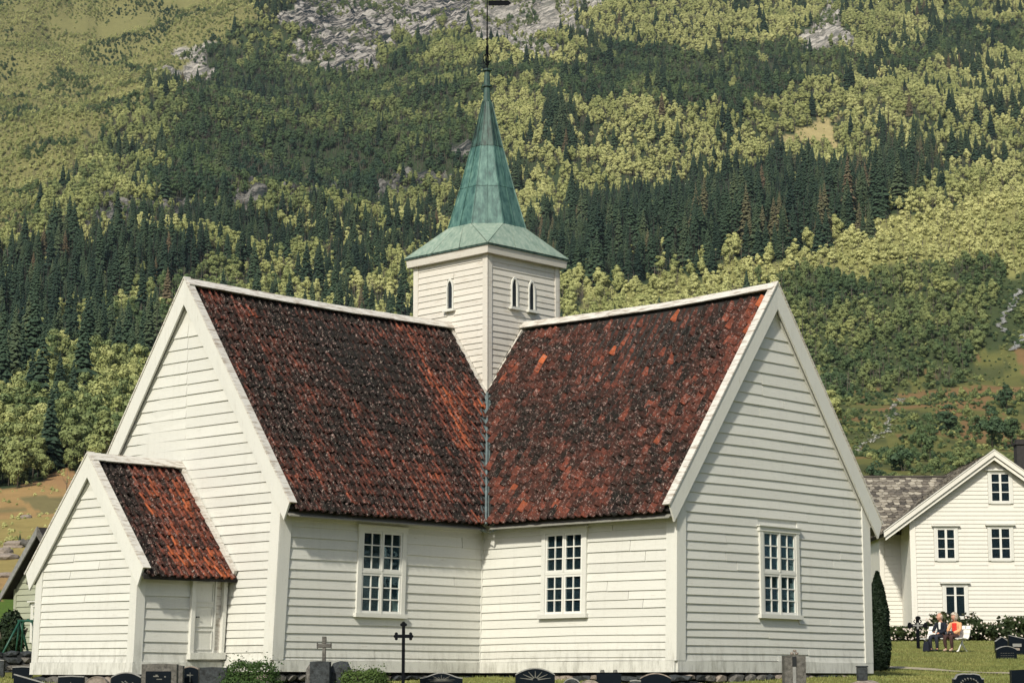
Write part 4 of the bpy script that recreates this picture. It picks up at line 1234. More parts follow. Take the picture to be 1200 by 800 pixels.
# weather vane: a thin dark banner turned to face down the valley
m = MB(); c_, s_ = math.cos(-TH), math.sin(-TH)
def vn(x, z, y=0): return (x*c_ - y*s_, x*s_ + y*c_, z)
zv = 17.03
P = [(.03, zv+.02), (.55, zv+.02), (.62, zv+.08), (.55, zv+.15), (.03, zv+.15)]
m.prism([vn(x, z, -.006) for x, z in P], [vn(x, z, .006) for x, z in P]); m.build('vane', M['iron'], fin)

# ---- porch
PR, PE_, PZE = 4.47, .33, 2.02
PSL = (PR - PZE) / (P_H + PE_)
PARM = lambda l, w_, z: (l, P_C + w_, z)
porch = None
m = MB(lambda l, w_, z: warp(*PARM(l, w_, z)))
m.prism([(LA+.02, -P_H, -.04), (LA+.02, P_H, -.04), (LA+.02, P_H, PZE+.1), (LA+.02, 0, PR-.28), (LA+.02, -P_H, PZE+.1)],
        [(P_A-.002, -P_H, -.04), (P_A-.002, P_H, -.04), (P_A-.002, P_H, PZE+.1), (P_A-.002, 0, PR-.28), (P_A-.002, -P_H, PZE+.1)])
# hollow where the door stands is the trim round it; the core stays behind the boards
porch = m.build('porch', M['board'], church)
pin = lambda z: max(0, (PR - .47 - z)/PSL)
cs = courses(.19, PR-.75, .148, .20, .006)
planks(porch, F_PG, cs, lambda z: P_C - min(P_H-.17, pin(z)), lambda z: P_C + min(P_H-.19, pin(z)), [], .2)
trim_box(porch, F_PG, P_C-P_H-.06, P_C+P_H+.06, 0, .07, -.06, .188, 'sill_board')
for s in (-1, 1):
    m = fmb(F_PG); a, b = sorted((P_C + s*(P_H+.045), P_C + s*(P_H-.18))); zc = PR - .47 - PSL*(P_H-.18)
    m.box(a, b, 0, .05, .19, zc + .1); m.build('corner_board', M['trim'], porch)
    m = fmb(F_PG); k = P_H+.03; zt = PR-.22
    m.prism([(P_C, 0, zt), (P_C+s*k, 0, zt-PSL*k), (P_C+s*k, 0, zt-PSL*k-.25), (P_C+s*(P_H-.18), 0, zc), (P_C, 0, PR-.47)], [(P_C, .04, zt), (P_C+s*k, .04, zt-PSL*k), (P_C+s*k, .04, zt-PSL*k-.25), (P_C+s*(P_H-.18), .04, zc), (P_C, .04, PR-.47)])
    m.build('rake_board', M['trim'], porch)
DU0, DU1 = 9.47, 10.43
psz = [.20, .41, .62, .84, 1.07, 1.30, 1.54, 1.80, 2.0]
planks(porch, F_PS, psz, lambda z: DU1, lambda z: P_A-.17, [], 0)
planks(porch, F_PN, psz, lambda z: LA+.03, lambda z: P_A-.17, [], 0)
trim_box(porch, F_PS, LA+.03, P_A-.001, 0, .06, -.05, .198, 'sill_board')
trim_box(porch, F_PN, LA+.03, P_A-.001, 0, .06, -.05, .198, 'sill_board')
for fr in (F_PS, F_PN): trim_box(porch, fr, P_A-.17, P_A+.049, 0, .05, .20, 2.0, 'corner_board')
# door in the porch side, half in its deep frame
dr = cmb()
door_f = fmb(F_PS)
door_f.box(DU1-.10, DU1, 0, .10, .40, 1.90); door_f.box(DU0, DU0+.13, 0, .10, .40, 1.90); door_f.box(DU0-.02, DU1+.03, 0, .11, 1.90, 2.03)
door_f.box(DU0-.01, DU1+.02, 0, .15, .26, .40)
dfr = door_f.build('door_frame', M['trim'], porch)
m = fmb(F_PS); m.box(DU0+.13, DU1-.10, .002, .012, .40, 1.90); m.build('door_jamb', M['worn'], dfr)
m = fmb(F_PS); a, b = DU0+.33, DU1-.10
m.box(a, b, .012, .035, .40, 1.90)
for z0, z1 in ((.46, .86), (.93, 1.36), (1.43, 1.84)):
    for q0, q1, w0, w1 in ((a+.03, b-.03, z0, z0+.02), (a+.03, b-.03, z1-.02, z1), (a+.03, a+.05, z0+.02, z1-.02), (b-.05, b-.03, z0+.02, z1-.02)): m.box(q0, q1, .035, .055, w0, w1)
m.box(a-.04, a, .012, .06, .40, 1.90)
m.build('door', M['trim'], porch)
m = fmb(F_PS); m.tube([(b-.07, .036, 1.13), (b-.07, .08, 1.13), (b-.12, .085, 1.13)], .012, 6); m.build('door_handle', M['iron'], porch)
# porch roof
m = MB(lambda l, w_, z: warp(*PARM(l, w_, z))); e = P_H + PE_
for s in (1, -1):
    P = [(LA+.0, 0, PR-.09), (P_A+.10, 0, PR-.09), (P_A+.10, s*e, PZE-.09), (LA+.0, s*e, PZE-.09)]
    m.prism(P, [(x, y, z-.08) for x, y, z in P])
prf = m.build('porch_roof', M['slate_gap'], church)
barge(prf, PARM, P_H, P_A, PSL, PR, PZE, PE_, None, .13, .30)
ridge_caps(prf, PARM, LA+.02, P_A+.1, PR)
for s in (1, -1):
    f = lambda l, w_, z: warp(*PARM(l, w_, z)); e = P_H + PE_
    m = MB(f)
    P = [(0, PR+.10), (s*e*1.01, PR+.10-PSL*e*1.01), (s*(e-.10), PR-.14-PSL*e), (0, PR-.20)]
    m.prism([(LA+.05, y, z) for y, z in P], [(LA+.13, y, z) for y, z in P]); m.build('wall_flashing_board', M['worn'], prf)
    m = MB(f); m.prism([(LA+.04, P_H, PZE+.03), (P_A, P_H, PZE+.03), (P_A, e-.03, PZE-.17), (LA+.04, e-.03, PZE-.17)], [(LA+.04, P_H, PZE+.06), (P_A, P_H, PZE+.06), (P_A, e-.03, PZE-.14), (LA+.04, e-.03, PZE-.14)]) if s > 0 else m.prism([(LA+.04, -P_H, PZE+.03), (P_A, -P_H, PZE+.03), (P_A, -e+.03, PZE-.17), (LA+.04, -e+.03, PZE-.17)], [(LA+.04, -P_H, PZE+.06), (P_A, -P_H, PZE+.06), (P_A, -e+.03, PZE-.14), (LA+.04, -e+.03, PZE-.14)])
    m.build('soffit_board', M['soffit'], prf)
def tintP(l, w_):
    t = .68 + .25*(float(vnoise(l*1.6, w_*1.6, 8)) - .5)
    t -= .42 * max(0, 1 - (P_A - l)/.9) ; t -= .22 * max(0, 1 - w_/.7)
    return t
okp = lambda l, w_: l > LA + .18
lay_tiles(prf, PARM, P_A+.02, P_H, PSL, 1, okp, tintP, PR, eav=PE_, zeave=PZE, l0=LA+.15)
lay_tiles(prf, PARM, P_A+.02, P_H, PSL, -1, okp, tintP, PR, eav=PE_, zeave=PZE, l0=LA+.15, hidden=True)

# ---- put the tiles down: the 300 that show largest one by one, the rest in one part per roof
Wm = Matrix.Translation((CX, CY, BZ)) @ Matrix.Rotation(TH, 4, 'Z')
def tdist(tl): p = Wm @ tl[0].translation; return p.length
vis_t = sorted([t_ for t_ in ALL_TILES if not t_[4]], key=tdist)
one = set(id(t_) for t_ in vis_t[:300])
rest = {}
for t_ in ALL_TILES:
    Mx, ti, sh, rf_, hid = t_
    me, V, F = TILES[min(ti, NT-1)][sh]
    if id(t_) in one:
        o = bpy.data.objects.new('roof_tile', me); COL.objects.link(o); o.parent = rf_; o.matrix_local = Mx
    else: rest.setdefault((rf_.name), (rf_, []))[1].append(t_)
for nm, (rf_, L_) in rest.items():
    Vs = []; Fs = []; Ts = []; off = 0
    for Mx, ti, sh, _, _ in L_:
        me, V, F = TILES[min(ti, NT-1)][sh]
        A = np.array(Mx); Vs.append(V @ A[:3, :3].T + A[:3, 3]); Fs.append(np.array(F) + off); off += len(V); Ts.append(np.full(len(V), ti/(NT-1)))
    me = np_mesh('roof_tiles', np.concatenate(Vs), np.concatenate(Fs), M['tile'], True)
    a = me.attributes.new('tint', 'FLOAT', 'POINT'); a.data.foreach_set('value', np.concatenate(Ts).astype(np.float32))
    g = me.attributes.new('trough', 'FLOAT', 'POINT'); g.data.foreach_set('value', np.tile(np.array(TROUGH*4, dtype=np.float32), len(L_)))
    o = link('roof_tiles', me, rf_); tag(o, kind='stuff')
print('tiles', len(ALL_TILES), len(vis_t))

# ---- foundation: dry laid stones under the sill boards
fnd = None
m = cmb(); 
for (a0, a1, b0, b1) in ((hB, LA-.15, -hA+.15, hA-.15), (-hB+.15, hB-.15, hA, LB-.15), (-hB, hB-.15, -hA, hA), (LA-.2, P_A-.12, P_C-P_H+.12, P_C+P_H-.12)):
    m.box(a0, a1, b0, b1, -1.2, -.02)
fnd = m.build('foundation', M['dark'], church)
stones = [rock_mesh(700+i, 1, 1, 1, 1, [M['granite'], M['granite_pale'], M['granite_dark']][i % 3]) for i in range(9)]
def stone_row(frame, u0, u1, z_hi, z_lo, dd=-.03):
    u = u0
    while u < u1:
        wd = R.uniform(.22, .55); z = z_hi
        while z > z_lo:
            hh = R.uniform(.12, .24)
            p = Vector(warp(*frame(u + wd/2, dd + R.uniform(-.03, .03), z - hh/2)))
            o = bpy.data.objects.new('stone', R.choice(stones)); COL.objects.link(o); o.parent = fnd
            ax = Vector(warp(*frame(u+.1, 0, z))) - Vector(warp(*frame(u, 0, z)))
            o.location = p; o.rotation_euler = (R.uniform(-.1, .1), R.uniform(-.08, .08), math.atan2(ax.y, ax.x)); o.scale = (wd*.56, .17, hh*.56)
            z -= hh*.95
        u += wd
stone_row(F_GB, -hB, hB, -.03, -.5); stone_row(F_PG, P_C-P_H, P_C+P_H, -.09, -.6); stone_row(F_PS, LA, P_A, -.09, -.4); stone_row(F_A, hB+.2, LA, -.05, -.22, -.10); stone_row(F_B, hA+.2, LB, -.05, -.25, -.10)

# ================================================================ the white house behind
def clad(m, frame_pt, u0, u1, z0, z1, step, lo=None, hi=None, d0=.006, d1=.03, holes=()):
    """many thin boards joined in one mesh; frame_pt(u,d,z)"""
    z = z0
    while z < z1 - .02:
        zt = min(z + step, z1); zm = (z+zt)/2
        spans = [((lo(zm) if lo else u0), (hi(zm) if hi else u1))]
        for a, b, c, d in holes:
            if zt > c and z < d:
                ns = []
                for p, q in spans:
                    if q <= a or p >= b: ns.append((p, q)); continue
                    if a > p: ns.append((p, a))
                    if b < q: ns.append((b, q))
                spans = ns
        for p, q in spans:
            if q - p < .05: continue
            m.prism([frame_pt(p, 0, z), frame_pt(q, 0, z), frame_pt(q, d1, z), frame_pt(p, d1, z)], [frame_pt(p, 0, zt), frame_pt(q, 0, zt), frame_pt(q, d0, zt), frame_pt(p, d0, zt)])
        z = zt
def simple_window(parent, fp, u0, u1, z0, z1, rows=(1/3, 2/3), ft=.11, hood=True, mull=True, sash='winpaint'):
    m = MB()
    def bx(a, b, d0, d1, c, d): m.prism([fp(a, d0, c), fp(b, d0, c), fp(b, d1, c), fp(a, d1, c)], [fp(a, d0, d), fp(b, d0, d), fp(b, d1, d), fp(a, d1, d)])
    bx(u0-ft, u0, 0, .06, z0-.06, z1); bx(u1, u1+ft, 0, .06, z0-.06, z1); bx(u0-ft, u1+ft, 0, .062, z1, z1+.09)
    if hood: bx(u0-ft-.09, u1+ft+.09, 0, .15, z1+.09, z1+.135)
    bx(u0, u1, 0, .05, z0-.08, z0)
    w_ = m.build('window', M['trim'], parent)
    m2 = MB()
    def bx2(a, b, d0, d1, c, d): m2.prism([fp(a, d0, c), fp(b, d0, c), fp(b, d1, c), fp(a, d1, c)], [fp(a, d0, d), fp(b, d0, d), fp(b, d1, d), fp(a, d1, d)])
    s = .05; mid = (u0+u1)/2
    bx2(u0, u0+s, .004, .045, z0, z1); bx2(u1-s, u1, .004, .045, z0, z1); bx2(u0+s, u1-s, .004, .045, z0, z0+s); bx2(u0+s, u1-s, .004, .045, z1-s, z1)
    if mull: bx2(mid-.045, mid+.045, .004, .047, z0+s, z1-s)
    for f in rows: zz_ = z0 + (z1-z0)*f; bx2(u0+s, mid-.045 if mull else u1-s, .004, .04, zz_-.018, zz_+.018); 
    if mull:
        for f in rows: zz_ = z0 + (z1-z0)*f; bx2(mid+.045, u1-s, .004, .04, zz_-.018, zz_+.018)
    m2.build('sash', M[sash], w_)
    cuts = [z0+s] + [z0+(z1-z0)*f for f in rows] + [z1-s]
    for (a, b) in (((u0+s, mid-.045), (mid+.045, u1-s)) if mull else ((u0+s, u1-s),)):
        for c, d in zip(cuts, cuts[1:]):
            g = MB(); g.prism([fp(a, .018, c+.018), fp(b, .018, c+.018), fp(b, .014, c+.018), fp(a, .014, c+.018)], [fp(a, .018, d-.018), fp(b, .018, d-.018), fp(b, .014, d-.018), fp(a, .014, d-.018)]); g.build('pane', M['glass'], w_)
    g = MB(); g.prism([fp(u0+.01, .0015, z0+.01), fp(u1-.01, .0015, z0+.01), fp(u1-.01, .006, z0+.01), fp(u0+.01, .006, z0+.01)], [fp(u0+.01, .0015, z1-.01), fp(u1-.01, .0015, z1-.01), fp(u1-.01, .006, z1-.01), fp(u0+.01, .006, z1-.01)]); g.build('dark_room', M['interior'], w_)
    return w_

HY = 88.0
gxc = at(1165, 600, HY).x; gx0 = at(1066, 600, HY).x; hw = gxc - gx0
apz = at(1165, 529, HY-.3).z; eaz = at(1036, 624, HY-.3).z; eax = at(1036, 624, HY-.3).x
hsl = (apz - eaz)/(gxc - eax); hz0 = ground(gxc, HY) - .2
house = empty('white_house', (gxc, HY, hz0))
tag(house, 'large white clapboard house with lichened slate roof behind the churchyard', 'house')
hfp = lambda u, d, z: (u, -d, z - hz0)              # front frame, u from the gable centre, world z
wallz = apz - hsl*hw - .28
m = MB(); D = 12
P = [(-hw, hz0-.5), (hw, hz0-.5), (hw, wallz), (0, wallz + hsl*hw), (-hw, wallz)]
m.prism([hfp(u, 0, z) for u, z in P], [hfp(u, -D, z) for u, z in P])
hwall = m.build('wall', M['house'], house)
def hpx(px, py): p = at(px, py, HY); return p.x - gxc, p.z
hw_specs = []
for (x0, y0, x1, y1) in ((1160, 554, 1184, 588), (1097, 619, 1120, 655), (1160, 618, 1185, 655), (1107, 686, 1132, 723)):
    a, zt = hpx(x0, y0); b, zb = hpx(x1, y1); hw_specs.append((a, b, zb, zt))
hw_specs += [(2.9, 3.6+.1, hw_specs[3][2], hw_specs[3][3])] if hw > 4.1 else []
m = MB()
gtop = lambda z: (wallz + hsl*hw - z)/hsl - .05
clad(m, hfp, -hw, hw, hz0, wallz + hsl*hw - .1, .168, lambda z: max(-hw+.20, -gtop(z)), lambda z: min(hw-.20, gtop(z)), holes=[(a-.12, b+.12, c-.08, d+.1) for a, b, c, d in hw_specs])
o = m.build('board_cladding', M['house'], hwall); tag(o, kind='stuff')
for k, (a, b, c, d) in enumerate(hw_specs): simple_window(hwall, hfp, a, b, c, d, rows=(.34, .67) if k < 3 else (.70,))
for s in (-1, 1):
    m = MB(); a, b = sorted((s*(hw+.03), s*(hw-.20))); m.prism([hfp(a, 0, hz0-.3), hfp(b, 0, hz0-.3), hfp(b, .05, hz0-.3), hfp(a, .05, hz0-.3)], [hfp(a, 0, wallz), hfp(b, 0, wallz), hfp(b, .05, wallz), hfp(a, .05, wallz)])
    m.build('corner_board', M['house'], hwall)
# roofs of overlapping slates
def slate_roof(parent, P00, P10, P11, P01, name='roof', step=.24, wd=.27):
    """P00-P10 is the eave, P01-P11 the ridge; slates stepping up"""
    P00, P10, P11, P01 = map(Vector, (P00, P10, P11, P01))
    nrm = (P10-P00).cross(P01-P00).normalized()
    if nrm.z < 0: nrm = -nrm
    m = MB(); m.prism([P00-nrm*.02, P10-nrm*.02, P11-nrm*.02, P01-nrm*.02], [P00-nrm*.14, P10-nrm*.14, P11-nrm*.14, P01-nrm*.14])
    rf = m.build(name, M['slate_gap'], parent)
    S = (P01-P00).length; n = int(S/step); V = []; F = []; T = []; rs = random.Random(9)
    for r in range(n):
        A = P00.lerp(P01, r/n); B = P10.lerp(P11, r/n); u = (P01-P00).normalized(); L = (B-A).length; x = -rs.uniform(0, .2); e = (B-A).normalized()
        while x < L - .05:
            w_ = wd*rs.uniform(.8, 1.2); x0 = max(0, x); x1 = min(L, x + w_ - .012); up = step*1.25; j = rs.uniform(-.03, .03); lift = rs.uniform(.015, .04)
            b0 = len(V)
            mid = (x0+x1)/2
            for (xx, yy, zz_) in ((x0, j+.05, lift), (mid, j-.03, lift+.005), (x1, j+.05, lift), (x1, up, .0), (x0, up, .0), (x0, j+.05, 0), (mid, j-.03, 0), (x1, j+.05, 0)): V.append(A + e*xx + u*yy + nrm*zz_)
            F += [(b0, b0+1, b0+2, b0+3, b0+4), (b0+5, b0+6, b0+1, b0), (b0+6, b0+7, b0+2, b0+1)]
            T += [rs.random()]*8; x += w_
    me = mk_mesh('slates', V, F, M['slate']); a = me.attributes.new('tint', 'FLOAT', 'POINT'); a.data.foreach_set('value', T)
    o = link('slates', me, rf); tag(o, kind='stuff'); return rf
ez = lambda u: apz - hsl*abs(u) - hz0
eu = gxc - eax
for s in (-1, 1):
    rf = slate_roof(house, (s*eu, -.35, ez(eu)), (s*eu, D, ez(eu)), (0, D, ez(0)), (0, -.35, ez(0)))
    for (y0, y1, dz0, dz1, nm) in ((-.42, -.36, .06, -.17, 'barge_board'), (-.45, -.25, .09, .055, 'cap_board')):
        m = MB()
        m.prism([(0, y0, ez(0)+dz0), (s*(eu+.02), y0, ez(eu+.02)+dz0), (s*(eu+.02), y0, ez(eu+.02)+dz1), (0, y0, ez(0)+dz1)], [(0, y1, ez(0)+dz0), (s*(eu+.02), y1, ez(eu+.02)+dz0), (s*(eu+.02), y1, ez(eu+.02)+dz1), (0, y1, ez(0)+dz1)])
        m.build(nm, M['house'], rf)
    m = MB(); m.prism([(0, -.34, ez(0)-.19), (s*(eu-.05), -.34, ez(eu-.05)-.19), (s*(eu-.05), -.34, ez(eu-.05)-.34), (0, -.34, ez(0)-.34)], [(0, -.28, ez(0)-.19), (s*(eu-.05), -.28, ez(eu-.05)-.19), (s*(eu-.05), -.28, ez(eu-.05)-.34), (0, -.28, ez(0)-.34)]); m.build('inner_barge_board', M['house'], rf)
# the wing on the left, set back, its ridge across the view
WY = 90.3
wx0 = at(1031, 640, WY).x - gxc; wez = at(1040, 620, WY-.3).z; wrz = at(1080, 559, WY+4).z
m = MB(); P = [(WY-HY, -.5), (WY-HY+8, -.5), (WY-HY+8, wez-hz0), (WY-HY+4, wrz-hz0-.25), (WY-HY, wez-hz0)]
m.prism([(wx0, y, z) for y, z in P], [(-hw+.5, y, z) for y, z in P]); wing = m.build('wing', M['house'], house)
m = MB(); wfp = lambda u, d, z: (u, WY-HY-d, z - hz0)
clad(m, wfp, wx0, -hw+.2, hz0, wez-.1, .168, lambda z: wx0+.16, lambda z: -hw+.4); o = m.build('board_cladding', M['house'], wing); tag(o, kind='stuff')
m = MB(); m.box(wx0-.03, wx0+.16, WY-HY-.05, WY-HY+.1, -.4, wez-hz0); m.build('corner_board', M['house'], wing)
rf = slate_roof(house, (wx0-.3, WY-HY-.35, wez-hz0-.1), (-hw+1.5, WY-HY-.35, wez-hz0-.1), (-hw+4.2, WY-HY+4, wrz-hz0), (wx0-.3, WY-HY+4, wrz-hz0), 'wing_roof')
rf2 = slate_roof(house, (wx0-.3, WY-HY+8.35, wez-hz0-.1), (-hw+3, WY-HY+8.35, wez-hz0-.1), (-hw+4.2, WY-HY+4, wrz-hz0), (wx0-.3, WY-HY+4, wrz-hz0), 'wing_roof')
m = MB(); q0 = (WY-HY-.38, wez-hz0-.12); q1 = (WY-HY+4, wrz-hz0+.03)
m.prism([(wx0-.36, q0[0], q0[1]+.12), (wx0-.36, q1[0], q1[1]+.1), (wx0-.36, q1[0], q1[1]-.12), (wx0-.36, q0[0], q0[1]-.1)], [(wx0-.28, q0[0], q0[1]+.12), (wx0-.28, q1[0], q1[1]+.1), (wx0-.28, q1[0], q1[1]-.12), (wx0-.28, q0[0], q0[1]-.1)]); m.build('barge_board', M['house'], rf)
m = MB(); m.box(wx0-.3, -hw+4.2, WY-HY+3.9, WY-HY+4.1, wrz-hz0, wrz-hz0+.07); m.build('ridge_board', M['slate'], rf)
m = MB(); m.box(wx0-.2, -hw-.25, WY-HY-.36, WY-HY-.02, wez-hz0-.20, wez-hz0-.15); m.build('soffit_board', M['house'], rf)
# chimney
cxp = at(1196, 520, HY+4)
m = MB(); z1 = cxp.z + .05 - hz0; zc0 = ez(cxp.x-gxc) - .5; m.box(cxp.x-gxc-.24, cxp.x-gxc+.24, 3.7, 4.3, zc0, z1-.1); m.box(cxp.x-gxc-.29, cxp.x-gxc+.29, 3.64, 4.36, z1-.1, z1)
m.box(cxp.x-gxc-.2, cxp.x-gxc+.2, 3.85, 4.25, z1, z1+.14)
ch = m.build('chimney', M['brick'], house)
m = MB(); m.box(cxp.x-gxc-.9, cxp.x-gxc-.36, 3.8, 4.2, ez(cxp.x-gxc-.6)+.05, ez(cxp.x-gxc-.6)+.25); m.build('roof_ladder_hatch', M['edge'], house)

# ================================================================ the pale green house on the left
GY = 72.0; ga = TH + math.pi*0                     # turned like the church
gp = at(55, 618, GY); gz0 = ground(gp.x, gp.y) - .3
gh = empty('green_house', (gp.x, gp.y, gz0), TH)
tag(gh, 'small pale green clapboard house with dark steep roof beside the swing', 'house')
# local: x = along gable to the right, -y = towards a (front, facing left)
tipz = at(8, 695, GY).z; hh_ = gp.z - tipz; gw = 2.05; gsl = hh_/(gw)
gfp = lambda u, d, z: (u, -d, z)
gwz = tipz + .25 - gz0; wl_ = gw - .34
m = MB(); P = [(-wl_, -.5), (wl_, -.5), (wl_, gwz), (0, gp.z-gz0-.15), (-wl_, gwz)]
m.prism([(u, 0, z) for u, z in P], [(u, 7, z) for u, z in P]); gwall = m.build('wall', M['greenhouse'], gh)
m = MB(); gt = lambda z: (gp.z-gz0-.2 - z)/gsl
clad(m, gfp, -wl_, wl_, 0, gp.z-gz0-.4, .2, lambda z: max(-wl_+.1, -gt(z)), lambda z: min(wl_-.1, gt(z)), d1=.035); o = m.build('board_cladding', M['greenhouse'], gwall); tag(o, kind='stuff')
m = MB(); m.box(-wl_-.03, -wl_+.11, -.05, .1, -.3, gwz-.05); m.build('corner_board', M['greenhouse'], gwall)
m = MB(); m.tube([(-wl_-.07, .05, -.3), (-wl_-.07, .05, gwz-.1)], .045, 6); m.build('downpipe', M['iron'], gwall)
wz0 = at(44, 750, GY).z - gz0; wz1 = at(44, 708, GY).z - gz0
simple_window(gwall, gfp, -.62, -.02+.1, wz0, wz1, rows=(.36, .66), mull=False, ft=.08)
simple_window(gwall, gfp, -.30, .35, wz1 + .75, wz1 + 1.75, rows=(.5,), mull=False, ft=.08, hood=False)
for s in (-1, 1):
    m = MB(); zt = gp.z - gz0
    m.prism([(0, -.35, zt), (s*gw, -.35, zt-hh_), (s*gw, -.35, zt-hh_-.14), (0, -.35, zt-.2)], [(0, 7.2, zt), (s*gw, 7.2, zt-hh_), (s*gw, 7.2, zt-hh_-.14), (0, 7.2, zt-.2)])
    rf = m.build('roof', M['slate_gap'], gh)
    m = MB(); m.prism([(0, -.40, zt+.02), (s*(gw+.02), -.40, zt-hh_), (s*(gw+.02), -.40, zt-hh_-.24), (0, -.40, zt-.28)], [(0, -.352, zt+.02), (s*(gw+.02), -.352, zt-hh_), (s*(gw+.02), -.352, zt-hh_-.24), (0, -.352, zt-.28)]); m.build('barge_board', simple('grey_weathered_board', (.20,.20,.19), .8) if s < 0 else M['granite'], rf)
fp_ = at(34, 652, 78)
m = MB(); m.tube([(0, 0, -3.2), (0, 0, .2), (-.08, 0, .45), (-.3, 0, .55)], .12, 8); m.tube([(0, 0, .3), (.75, 0, .42)], .05, 6); m.tube([(0, 0, .15), (0, 0, .62)], [.15, .12], 8)
o = m.build('flue_pipe', M['granite'], None); o.location = fp_; tag(o, 'bent grey flue pipe rising behind the dark steep roof', 'pipe')

# swing frame of green steel tube
sg = at(24, 758, 67); sz = ground(sg.x, sg.y)
sw = empty('swing_frame', (sg.x, sg.y, sz)); tag(sw, 'green steel swing frame in front of the pale green house', 'swing')
hs_ = at(24, 727, 67).z - sz
def tube_obj(P, r, name, mat, parent): m = MB(); m.tube(P, r, 7); return m.build(name, mat, parent, True)
tube_obj([(-.55, -.5, 0), (-.05, 0, hs_)], .035, 'leg', M['greensteel'], sw); tube_obj([(.22, .5, 0), (-.05, 0, hs_)], .035, 'leg', M['greensteel'], sw)
tube_obj([(-.25, .4, 0), (-.05, 0, hs_)], .03, 'leg', M['greensteel'], sw)
tube_obj([(.42, -.2, 0), (.42, -.2, hs_*.75), (.36, -.1, hs_*.95), (.2, 0, hs_+.04), (.06, 0, hs_-.05), (.02, 0, 0)], .03, 'hoop', M['greensteel'], sw)
tube_obj([(-.12, 0, hs_), (2.6, 0, hs_)], .035, 'crossbar', M['greensteel'], sw)
tube_obj([(2.75, -.5, 0), (2.5, 0, hs_)], .035, 'leg', M['greensteel'], sw); tube_obj([(2.75, .5, 0), (2.5, 0, hs_)], .035, 'leg', M['greensteel'], sw)

# dry stone wall at the left
sw0 = empty('stone_wall', (at(-60, 780, 57).x, 57, ground(at(-60, 780, 57).x, 57))); tag(sw0, 'dark dry stone wall left of the church porch', 'wall')
x0 = at(-60, 780, 57).x; x1 = at(52, 780, 57).x; topz = at(20, 762, 57).z
m = MB(); m.box(0, x1-x0, -.18, .25, -.8, topz - sw0.location.z - .12); m.build('wall_core', M['dark'], sw0)
wst = [rock_mesh(750+i, 1, 1, 1, 1, [M['granite_dark'], M['granite_dark'], M['granite']][i % 3], .3) for i in range(9)]
z = -.3
while z < topz - sw0.location.z - .05:
    hh = R.uniform(.15, .21); x = 0
    while x < x1-x0:
        wd = R.uniform(.22, .5); o = bpy.data.objects.new('stone', R.choice(wst)); COL.objects.link(o); o.parent = sw0
        o.location = (x+wd/2, -.12+R.uniform(-.05, .03), z+hh/2); o.rotation_euler = (R.uniform(-.1,.1), R.uniform(-.12,.12), R.uniform(-.15,.15)); o.scale = (wd*.56, .2, hh*.6); x += wd*.97
    z += hh*.93

